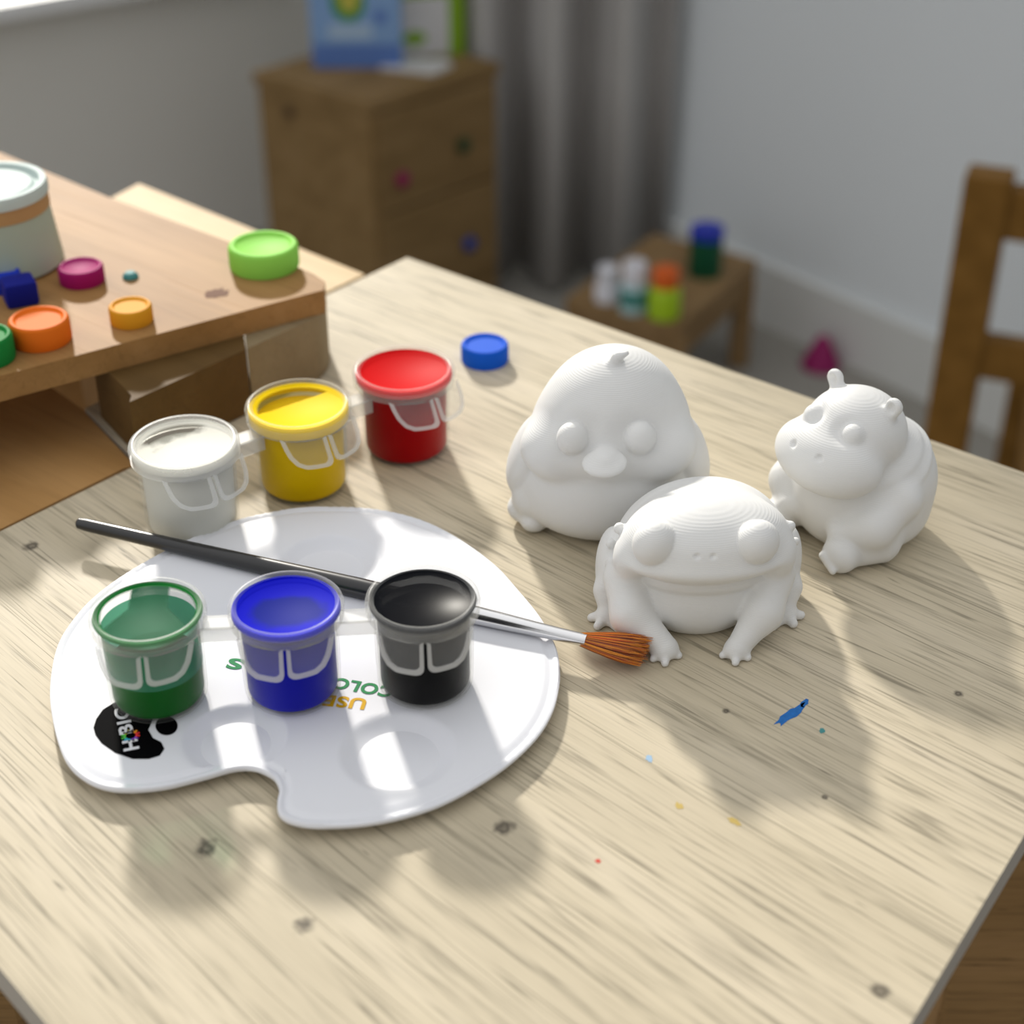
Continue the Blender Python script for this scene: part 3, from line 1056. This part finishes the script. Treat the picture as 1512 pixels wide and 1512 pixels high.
# H, gear-shaped O, BIC running up the emblem
tag(text_part('H', 206, 1106, 203, 1091, .0037, M_ink_w, 'printed_lettering', dz=.0002, bold=.03), 'white lettering')
text_part('BIC', 198, 1082, 189, 1044, .0035, M_ink_w, 'printed_lettering', dz=.0002, bold=.03)
hue = [lin(230, 60, 60), lin(235, 150, 40), lin(230, 220, 60), lin(90, 200, 80), lin(60, 180, 210), lin(140, 80, 200)]
bm = bmesh.new()
gc = pl(193, 1087, .0002); gcx = gc
for i in range(12):
    for (r0, r1, da0, da1) in ((.0012, .0018, -15, 15), (.0018, .0023, -8, 8)):
        a0 = math.radians(i * 30 + da0); a1 = math.radians(i * 30 + da1)
        f = bm.faces.new([bm.verts.new(gc + Vector((r * math.cos(t), r * math.sin(t), 0))) for r, t in ((r0, a0), (r1, a0), (r1, a1), (r0, a1))])
        f.material_index = i // 2
go = obj('printed_gear', bm, plain('gear_print', hue[0], .6, .1), pal, smooth=False)
for i in range(1, 6): go.data.materials.append(plain('gear_print', hue[i], .6, .1))
tag(go, 'rainbow gear ring used as a letter O')

# ================================================================== PAINT POTS
M_cup = clear_plastic('clear_cup_plastic', .0, .30, (.97, .97, .96))
M_lid = clear_plastic('clear_lid_plastic', .10, .60, (.97, .97, .96))
M_lidtop = clear_plastic('clear_lid_panel', .0, .02, (.98, .98, .97))
M_tab = clear_plastic('milky_tab_plastic', .30, .35, (.95, .95, .95))
M_tabin = clear_plastic('clear_tab_web', .055, .12, (.96, .96, .96))
M_con = clear_plastic('clear_strap_plastic', .26, .45, (.96, .96, .95))
M_lidw = clear_plastic('milky_lid_plastic', .26, .5, (.97, .97, .96))


def tab_mesh(side, R, ztop, flare, length, wide):
    """one pull tab hanging from the lid skirt; side -1 or +1, bent around the lid"""
    def P_(s, d, lift):
        a = -math.pi / 2 + s / R
        rr = R + .0002 + d * math.sin(flare) + lift * math.cos(flare)
        return Vector((rr * math.cos(a), rr * math.sin(a), ztop - d * math.cos(flare) + lift * math.sin(flare)))
    g = .0004
    ol = [(g, 0), (g, length * .80)]
    ol += [(g + .0016 - .0016 * math.cos(t), length * .80 + length * .2 * math.sin(t)) for t in (math.pi / 6, math.pi / 3, math.pi / 2)]
    ol += [(wide * .50, length * .97), (wide * .66, length * .84), (wide * .80, length * .58), (wide * .90, length * .30), (wide, 0)]
    # densify
    dn = []
    for (a, b) in zip(ol[:-1], ol[1:]):
        for q in range(4): dn.append((a[0] + (b[0] - a[0]) * q / 4, a[1] + (b[1] - a[1]) * q / 4))
    dn.append(ol[-1])
    bm = bmesh.new()
    cxs, cds = wide * .42, length * .25
    inner = [(cxs + (s - cxs) * .82, max(0, cds + (d - cds) * .82)) for s, d in dn]
    t_ = .0007
    f = lambda s, d, l: bm.verts.new(P_(side * s, d, l))
    o_t = [f(s, d, t_ * 1.3) for s, d in dn]; o_b = [f(s, d, 0) for s, d in dn]
    i_t = [f(s, d, t_ * 1.3) for s, d in inner]; i_l = [f(s, d, t_ * .45) for s, d in inner]; i_b = [f(s, d, 0) for s, d in inner]
    for k in range(len(dn) - 1):
        for u, v in ((o_b, o_t), (o_t, i_t), (i_t, i_l), (i_b, o_b)):
            bm.faces.new((u[k], u[k + 1], v[k + 1], v[k]))
    m_ = len(dn)
    half = m_ // 2
    for arr in (i_l, i_b):
        i, j = 0, m_ - 1
        while j - i > 1:
            if j - i == 2:
                bm.faces.new((arr[i], arr[i + 1], arr[j])); break
            bm.faces.new((arr[i], arr[i + 1], arr[j - 1], arr[j]))
            i += 1; j -= 1
    bm.faces.ensure_lookup_table()
    nb = 4 * (m_ - 1)
    for q, fc in enumerate(bm.faces):
        fc.material_index = 0 if q < nb else 1
    return bm


def paint_strip(name, p0, rz, spacing, R, H, pots, label, flare, tlen, twide, z):
    root = empty(name, (p0.x, p0.y, z), rz)
    tag(root, label, 'paint pots', 'strips of paint pots')
    k = R / .01415
    rb = R * .872
    for i, s in enumerate(pots):
        loc = Vector((i * spacing, 0, 0))
        hw = H - .0034 * k           # cup height under the lid
        w_ = .0006
        bot = arc_corner(rb - .0022 * k - .0003, .0022 * k, .0022 * k, -90, 0)
        prof = [(0, .0004)] + [(rb * .5, .0002)] + bot + [(rb, hw * .5), (rb * 1.012, hw), (rb * 1.012 - w_, hw), (rb - w_, hw * .5)] + [(r - w_ * .8, z_ + w_) for r, z_ in bot[::-1]] + [(0, w_ + .0004)]
        cup = obj('pot', lathe(prof, 72), M_cup, root)
        cup.location = loc
        tag(cup, s['label'])
        # paint in the cup
        ri = rb - .0008
        fz = hw * s['fill']
        g0 = .0014
        bp_ = [(max(0, r - .0008), z_ + .0008) for r, z_ in bot]
        pr = [(0, g0)] + bp_ + [(ri - .0003, fz * .5), (ri, fz - .0004), (ri - .0006, fz), (0, fz - .0002)]
        obj('paint', lathe(pr, 64), s['paint'], cup)
        if s.get('wallfilm'):
            wf_ = lathe([(ri + .0001, fz * .9), (ri + .0002, hw * .96)], 64)
            obj('paint_film', wf_, s['wallfilm'], cup)
        # lid
        lh = .0042 * k
        lp = [(0, H - .0011 * k), (R * .80, H - .0010 * k), (R * .845, H - .0009 * k), (R * .87, H - .0002 * k), (R * .90, H), (R * .955, H - .0001 * k), (R * .985, H - .0005 * k), (R, H - .0013 * k), (R * .995, H - .0026 * k), (R * .985, H - .0030 * k), (R * .985, H - lh), (R * .955, H - lh), (R * .955, H - .0022 * k), (R * .93, H - .0018 * k)]
        bm = lathe(lp, 96)
        lid = obj('lid', bm, s.get('lidmat', M_lid), cup)
        lid.data.materials.append(M_lidtop)
        for p in lid.data.polygons:
            if math.hypot(p.center.x, p.center.y) < R * .845: p.material_index = 1
        if s.get('film'):
            fp = [(0, H - .0016 * k), (R * .84, H - .0015 * k), (R * .90, H - .0010 * k), (R * .935, H - .0014 * k)]
            if s.get('skirt'): fp += [(R * .94, H - .0022 * k), (R * .94, H - lh * s['skirt'])]
            obj('paint_film', lathe(fp, 64), s['film'], lid)
        for sd in (-1, 1):
            tb = obj('lid_tab', tab_mesh(sd, R * .985, H - .0036 * k, flare, tlen * (1.0 if sd < 0 else .93), twide), M_tab, lid)
            tb.data.materials.append(M_tabin)
        if i < len(pots) - 1:
            gap0 = loc.x + R * .97; gap1 = loc.x + spacing - R * .97
            bm = bmesh.new()
            box(bm, ((gap0 + gap1) / 2, 0, H - .0052 * k), (gap1 - gap0 + .002, .0052 * k, .0008))
            box(bm, ((gap0 + gap1) / 2, -.0023 * k, H - .0072 * k), (gap1 - gap0 + .0040, .0007, .0040 * k))
            obj('strap', bm, M_con, root, smooth=False, bevel=.0002)
    return root


def pcol(n_, c, rough=.35): return plain(n_, lin(*c), rough, .06, noise=.02, scale=200)


GRN = lin(14, 112, 42); BLU = lin(6, 14, 195); YEL = lin(250, 212, 0); RED = lin(212, 2, 8)
M_gfilm = clear_plastic('thin_green_film', .62, .2, (.25, .75, .5), (.05, .32, .18))
Rf = .01415; Rb = .0159
front = [dict(label='pot half full of green paint', paint=pcol('green_paint', (12, 96, 28)), fill=.50, wallfilm=M_gfilm, film=film('green_lid_film', GRN, 'green', Rf, thin=lin(26, 92, 62))),
         dict(label='pot of blue paint', paint=pcol('blue_paint', (8, 16, 175)), fill=.97, film=film('blue_lid_film', BLU, 'blue', Rf, thin=lin(16, 34, 150)), skirt=.55),
         dict(label='pot of black paint', paint=pcol('black_paint', (8, 8, 11)), fill=.97, film=film('black_lid_film', lin(12, 14, 20), 'black', Rf, thin=lin(18, 19, 24), rough=.3))]
HF = .0272
fp0 = at(217, 899, TZ + PT + HF); fp2 = at(624, 880, TZ + PT + HF)
fv = fp2 - fp0
paint_strip('paint_pot_strip', fp0, math.atan2(fv.y, fv.x), fv.length / 2, Rf, HF, front,
            'three joined paint pots, green, blue and black, standing on the white palette', math.radians(14), .0082, .0125, TZ + PT + .0001)
back_ = [dict(label='pot of white paint', paint=pcol('white_paint', (226, 226, 220)), fill=.97, film=film('white_lid_film', lin(236, 234, 224), 'white', Rb), skirt=.7, lidmat=M_lidw),
         dict(label='pot of yellow paint', paint=pcol('yellow_paint', (240, 198, 0)), fill=.97, film=film('yellow_lid_film', YEL, 'yellow', Rb), skirt=.98),
         dict(label='pot of red paint', paint=pcol('red_paint', (165, 4, 10)), fill=.97, film=film('red_lid_film', RED, 'full', Rb), skirt=.7)]
HB = .0290
bp0 = at(271, 650, TZ + HB); bp2 = at(596, 542, TZ + HB)
bv = bp2 - bp0
paint_strip('paint_pot_strip', bp0, math.atan2(bv.y, bv.x), bv.length / 2, Rb, HB, back_,
            'three joined paint pots, white, yellow and red, standing on the desk behind the palette', math.radians(30), .0088, .0135, TZ)

# ================================================================== BRUSH
ZB = TZ + PT
b0 = at(114, 772, ZB + .0024); b1 = at(545, 877, ZB + .0030); b2_ = at(866, 946, ZB + .0022)
brush = empty('paint_brush', b1)
tag(brush, 'black-handled paint brush with silver ferrule and orange bristles, lying across the palette', 'brush')
dirb = (b2_ - b0).normalized()
lenb = (b2_ - b0).length
Lq = lambda s: b0 + dirb * (lenb * s) - b1
M_hand = plain('black_lacquered_wood', (.008, .008, .009, 1), .3, .5, coat=.3)
M_fer = plain('silver_ferrule', (.75, .75, .76, 1), .22, .5, metal=1.0, noise=.03)
hr = [(0, .0010), (.004, .0016), (.02, .00185), (.2, .0021), (.42, .00255), (.58, .0029), (.70, .0027), (.745, .00245)]
obj('handle', tube([Lq(s) for s, r in hr], [r for s, r in hr], 24), M_hand, brush)
fr_ = [(.735, .0026), (.76, .0026), (.765, .0027), (.77, .0026), (.84, .00235), (.90, .0020), (.95, .0018), (1.0, .00172)]
bm = tube([Lq(s) for s, r in fr_], [r for s, r in fr_], 28)
obj('ferrule', bm, M_fer, brush)
# bristles: several hundred fine tapering strands, fanning out flat
M_br, nt, N, L, P = new_mat('orange_bristles')
oi = N.new('ShaderNodeNewGeometry')
rp = N.new('ShaderNodeValToRGB')
rp.color_ramp.elements[0].color = lin(214, 84, 8); rp.color_ramp.elements[1].color = lin(255, 152, 14)
e = rp.color_ramp.elements.new(.10); e.color = lin(110, 26, 8)
P.inputs['Subsurface Weight'].default_value = .3; P.inputs['Subsurface Radius'].default_value = (1, .35, .1); P.inputs['Subsurface Scale'].default_value = .001
L.new(oi.outputs['Random Per Island'], rp.inputs[0]); L.new(rp.outputs[0], P.inputs['Base Color'])
P.inputs['Roughness'].default_value = .38
tipc = at(957, 962, TZ + .0042) - b1
base = Lq(.985); axis = (tipc - base).normalized()
sidev = axis.cross(Vector((0, 0, 1))).normalized(); upv = sidev.cross(axis)
bm = bmesh.new()
rnd = random.Random(3)
LB = (tipc - base).length
for i in range(760):
    a = rnd.uniform(0, 2 * math.pi); q = math.sqrt(rnd.random())
    u, v = q * math.cos(a), q * math.sin(a)
    s0 = base + sidev * u * .0015 + upv * v * .0015
    ln_ = LB * rnd.uniform(.82, 1.02) * (1 - .10 * u)
    spread = .0044
    pts = []
    for t in (0, .3, .6, .85, 1.0):
        w_ = spread * (t ** .85) * (1.0 - .12 * max(0, t - .8) / .2)
        pts.append(s0 + axis * (ln_ * t) + sidev * (u * w_) + upv * (v * w_ * .48) + Vector((rnd.uniform(-1, 1), rnd.uniform(-1, 1), rnd.uniform(-1, 1))) * .00012 * t)
    tube(pts, [.00020, .00020, .00018, .00013, .00004], 4, bm, caps=False)
tag(obj('bristles', bm, M_br, brush), kind='stuff')

# ================================================================== FIGURINES
M_fig = print_plastic()


def chick():
    G.P = G.P.copy(); G.P[:, 0] -= .10 * G.P[:, 1]
    body = ell((0, 3, 16.5), (27.6, 25.0, 18.6))
    body = smin(body, ell((0, 3, 9), (25.6, 23.5, 11)), 6)
    head = ell((.4, -.5, 35.0), (20.4, 20, 19.9))
    head = smin(head, ell((.4, -1.5, 31), (22.8, 18.5, 15)), 5)
    ch = smin(ell((-14.0, -10.5, 28.8), (11.0, 10.2, 8.4), rotm(0, 20, 0)), ell((14.6, -10.5, 28.8), (11.0, 10.2, 8.4), rotm(0, -20, 0)), 2)
    head = smin(head, ch, 4)
    head = smin(head, ell((.2, -12, 31), (11, 8.6, 8)), 6)
    for x in (-9.6, 9.2):
        head = smax(head, -ell((x, -25.6, 40.0), (7.6, 6.6, 6.0)), 6)
    b = smin(body, head, 2.0)
    for sx_ in (-1, 1):
        b = smin(b, ell((sx_ * 21.8, -2.5, 9.5), (6.0, 8.5, 7.5)), 2.5)
    wl = ell((-23.6, -.5, 22.0), (4.8, 9.8, 14.0), rotm(20, 18, 6))
    wr_ = ell((23.6, -.5, 22.0), (4.8, 9.8, 14.0), rotm(20, -18, -6))
    eL = ell((-9.6, -18.6, 37.4), (4.4, 4.3, 4.7)); eR = ell((9.2, -18.6, 37.4), (4.4, 4.3, 4.7))
    beak = smin(ell((-.2, -25.0, 33.2), (6.2, 5.2, 2.1), rotm(16, 0, 0)), ell((-.2, -23.4, 34.2), (3.0, 4, 2.2)), 2)
    tuft = smin(cap((.4, -5.5, 53.0), (1.6, -5.5, 55.6), 1.9, 1.5), cap((1.6, -5.5, 55.6), (4.2, -5.6, 57.0), 1.4, .7), 1)
    fL = smin(smin(ell((-24.6, -2.6, 4.6), (4.6, 5.2, 4.0)), ell((-20.6, -7.6, 3.6), (4.4, 4.8, 3.6)), 1.4), ell((-22.0, -2, 3.6), (5, 7, 3.6)), 1.5)
    fR = smin(ell((22.6, -5.5, 4.2), (4.2, 5.0, 3.6)), ell((18.6, -10.6, 3.4), (4.0, 4.6, 3.4)), 2)
    t = b
    for w in (wl, wr_): t = smin(t, w, 1.2)
    for q in (eL, eR): t = smin(t, q, .9)
    t = smin(t, beak, .9); t = smin(t, tuft, 1.2)
    for q in (fL, fR): t = smin(t, q, 1.2)
    t = smax(t, -G.P[:, 2], .6)
    G.P[:, 0] += .10 * G.P[:, 1]
    return t, [b, wl, wr_, eL, eR, beak, tuft, fL, fR]


def frog():
    ox = .3
    G.P = G.P.copy(); G.P[:, 0] -= .15 * G.P[:, 1] - 1.5
    body = ell((0, 4.5, 16.2), (23.6, 22.5, 17.2), rotm(-12, 0, 0))
    belly = ell((.8, -8.5, 10.5), (17.5, 12.5, 13))
    head = ell((1.2, -9, 27.4), (22.0, 15.5, 10.2))
    lip = ell((1.3, -12.6, 24.0), (22.4, 13.2, 4.8), rotm(-6, 0, 0))
    jaw = ell((1.2, -8.6, 17.4), (18.4, 12.6, 6.0), rotm(-6, 0, 0))
    b = smin(body, belly, 3.5)
    up = smin(smin(b, head, 5), lip, 2.6)
    for s in (-1, 1):            # cheeks that close the mouth
        up = smin(up, ell((s * 19.3 + 1.3, -11.5, 22.8), (4.8, 6.0, 6.2)), 2.5)
    b = smin(up, jaw, .6)
    eyes = []
    for s in (-1, 1):
        c_ = np.array((s * 13.2 + 1.2, -18.3, 31.4))
        eyes.append(ell(c_, (5.8, 5.75, 5.8)))
    for nx in (-.8, 3.4):
        b = smax(b, -ell((nx, -24.4, 30.8), (.9, 1.4, .7)), .6)
    t = b
    feet = []
    for s in (-1, 1):
        arm = smin(cap((s * 19.3 + ox, -10, 15), (s * 17.4 + ox, -18.5, 9.0), 6.4, 5.0), cap((s * 17.4 + ox, -18.5, 9.0), (s * 9.8 + ox + 1.8, -24.8, 2.8), 5.0, 3.3), 3)
        t = smin(t, arm, 2.0); b = smin(b, arm, 2.0)
        thigh = smin(ell((s * 23.2 + ox - .4, 1.5, 10), (5.0, 10.5, 11.5), rotm(-15, 0, s * -8)), cap((s * 25 + ox, -5, 7), (s * 23.4 + ox, -9, 3), 3.4, 2.8), 3)
        t = smin(t, thigh, 1.4); b = smin(b, thigh, 1.4)
        f = ell((s * 9.2 + ox + 1.8, -25.4, 2.3), (3.3, 3.0, 2.2))
        for tx, ty in ((12.4, -27.4), (9.2, -29.4), (5.8, -26.2)):
            f = smin(f, cap((s * 9.6 + ox + 1.8, -25.0, 2.0), (s * tx + ox + 1.8, ty, 1.0), 1.9, 1.0), 1.0)
        feet.append(f)
        g = ell((s * 23.6 + ox, -9.8, 2.3), (3.6, 3.0, 2.3))
        for tx, ty in ((28.4, -9.4), (26.4, -13.2), (20.8, -14.4)):
            g = smin(g, cap((s * 24.0 + ox, -9.4, 2.0), (s * tx + ox, ty, 1.2), 2.2, 1.2), 1.0)
        feet.append(g)
    for e_ in eyes: t = smin(t, e_, .5)
    for f in feet: t = smin(t, f, 1.4)
    warts = None
    for (wx, wy, wz, wr) in ((-21.8, -7, 28.6, 1.5), (23.2, -7, 28.6, 1.5), (-24.2, -3, 21, 1.3), (-23.4, -6, 16.5, 1.4), (25.4, -3, 21, 1.2), (24.6, -6, 16, 1.2), (-20.6, -16.6, 11, .8), (-15.5, -23.2, 7.2, .7), (19.0, -22.0, 9.5, .8), (15.6, -23.4, 6.5, .7), (12.8, -24.6, 5, .6)):
        w = ell((wx, wy, wz), (wr, wr, wr))
        warts = w if warts is None else np.minimum(warts, w)
    t = smin(t, warts, 1.1); b = np.minimum(b, warts)
    t = smax(t, -G.P[:, 2], .5)
    G.P[:, 0] += .15 * G.P[:, 1] - 1.5
    return t, [b] + eyes + feet


def hippo():
    body = ell((0, 3, 16.8), (20.4, 20.2, 20))
    body = smin(body, ell((0, 2, 7), (18.6, 18.0, 9)), 6)
    body = smin(body, ell((0, -7, 15), (13.5, 12, 14)), 4)
    roll = ell((0, -.5, 27.0), (17.1, 16.7, 4.2), rotm(18, 0, 0))
    roll2 = ell((0, 1.4, 23.4), (19.1, 18.8, 4.2), rotm(22, 0, 0))
    body = smin(smin(body, roll2, 1.0), roll, .8)
    head = ell((0, -4.5, 34.8), (14.6, 14.4, 12.4))
    snout = smin(ell((0, -14.8, 29.6), (17.2, 11.6, 9.4), rotm(10, 0, 0)), ell((0, -16, 32), (14.5, 9.5, 8)), 3)
    head = smin(head, snout, 3.0)
    for s in (-1, 1):
        head = smax(head, -ell((s * 4.8, -25.2, 35.4), (1.0, 1.8, .9)), .8)
        head = smax(head, -ell((s * 7.0, -16.6, 42.0), (3.4, 3.0, 2.4)), 3)
    b = smin(body, head, 1.4)
    eyes, ears, feet = [], [], []
    for s in (-1, 1):
        arm = smin(cap((s * 17.0, -2, 19), (s * 15.8, -11.0, 13), 6.0, 5.6), cap((s * 15.8, -11.0, 13), (s * 10.0, -16.5, 9.5), 5.6, 4.4), 4)
        b = smin(b, arm, 2.4)
        b = smin(b, cap((s * 14.5, -7, 6.5), (s * 12.6, -15, 5.0), 7.2, 5.0), 2.5)
        eyes.append(ell((s * 7.0, -14.0, 39.6), (3.3, 3.3, 3.4)))
        ear = cap((s * 9.6, -2.8, 43.4), (s * 10.8, -2.8, 46.4), 2.1, 2.6)
        ear = smax(ear, np.abs(G.P[:, 1] + 2.6) - 1.7, 1.6)
        ear = smax(ear, -ell((s * 10.8, -5.1, 46.3), (1.7, 2.0, 2.0)), .6)
        ears.append(ear)
        f = ell((s * 12.4, -19.5, 5.2), (5.4, 4.8, 5.2))
        f = smin(f, cap((s * 12.4 - 2.4, -24.0, 5.6), (s * 12.4 + 2.0, -24.4, 2.8), 1.2, 1.0), 1.2)
        feet.append(f)
    t = b
    for q in eyes: t = smin(t, q, 1.2)
    for q in ears: t = smin(t, q, 1.4)
    for q in feet: t = smin(t, q, 1.6)
    t = smax(t, -G.P[:, 2], .6)
    return t, [b] + eyes + ears + feet


HS = .6
p, r = place(895, 760)
o = empty('chick_figurine', p, 0)
tag(o, 'white unpainted chick figurine with head tuft and small beak, tallest of the three, left rear', 'figurine', 'unpainted animal figurines')
figurine(o, chick, (-34, -33, -1), (35, 32, 62), HS, ['body', 'wing', 'wing', 'eye', 'eye', 'beak', 'head_tuft', 'foot', 'foot'], M_fig)
p, r = place(1036, 885)
o = empty('frog_figurine', p, math.radians(1.0))
tag(o, 'white unpainted frog figurine with bulging eyes and wide mouth, before the chick', 'figurine', 'unpainted animal figurines')
figurine(o, frog, (-33, -33, -1), (34, 31, 42), .5, ['body', 'eye', 'eye', 'foot', 'foot', 'foot', 'foot'], M_fig)
p, r = place(1258, 779)
o = empty('hippo_figurine', p, math.radians(-52))
tag(o, 'white unpainted sitting hippo figurine with round ears and broad snout, at the right', 'figurine', 'unpainted animal figurines')
figurine(o, hippo, (-28, -30, -1), (28, 28, 57), HS, ['body', 'eye', 'eye', 'ear', 'ear', 'foot', 'foot'], M_fig)

# ================================================================== LIGHT
w = bpy.data.worlds.new('sky'); scene.world = w; w.use_nodes = True
nt = w.node_tree; N = nt.nodes; L = nt.links
bg = N['Background']
tc = N.new('ShaderNodeTexCoord'); sx = N.new('ShaderNodeSeparateXYZ')
L.new(tc.outputs['Generated'], sx.inputs[0])
rp = N.new('ShaderNodeValToRGB')            # brighter towards the window side and overhead
rp.color_ramp.elements[0].position = .30; rp.color_ramp.elements[0].color = (.24, .24, .245, 1)
rp.color_ramp.elements[1].position = .95; rp.color_ramp.elements[1].color = (1.0, 1.0, 1.0, 1)
dp = N.new('ShaderNodeVectorMath'); dp.operation = 'DOT_PRODUCT'
dp.inputs[1].default_value = Vector((-.50, .35, .79)).normalized()
L.new(tc.outputs['Generated'], dp.inputs[0])
ma = N.new('ShaderNodeMath'); ma.operation = 'MULTIPLY_ADD'; ma.inputs[1].default_value = .5; ma.inputs[2].default_value = .5
L.new(dp.outputs['Value'], ma.inputs[0]); L.new(ma.outputs[0], rp.inputs[0]); L.new(rp.outputs[0], bg.inputs[0])
bg.inputs[1].default_value = 1.08

sun = bpy.data.lights.new('sun', 'SUN'); sun.energy = 4.5; sun.angle = math.radians(3.6); sun.color = (1, .95, .87)
so_ = bpy.data.objects.new('sun', sun); COL.objects.link(so_)
el = math.radians(28); az = math.radians(16)
sd = Vector((math.sin(az) * math.cos(el), -math.cos(az) * math.cos(el), -math.sin(el)))
so_.rotation_euler = sd.to_track_quat('-Z', 'Y').to_euler()
so_.location = (-1.2, 2.5, 2.4)

cam = bpy.data.cameras.new('camera'); co = bpy.data.objects.new('camera', cam); COL.objects.link(co)
co.location = CAM; co.rotation_euler = (math.pi / 2 - TH, 0, 0)
cam.sensor_width = 36; cam.lens = 36 * F / 1512; cam.clip_start = .01
cam.dof.use_dof = True; cam.dof.focus_distance = .430; cam.dof.aperture_fstop = 10.0
scene.camera = co
scene.view_settings.view_transform = 'Standard'
scene.view_settings.look = 'None'
scene.view_settings.gamma = 1
scene.view_settings.exposure = 0.0
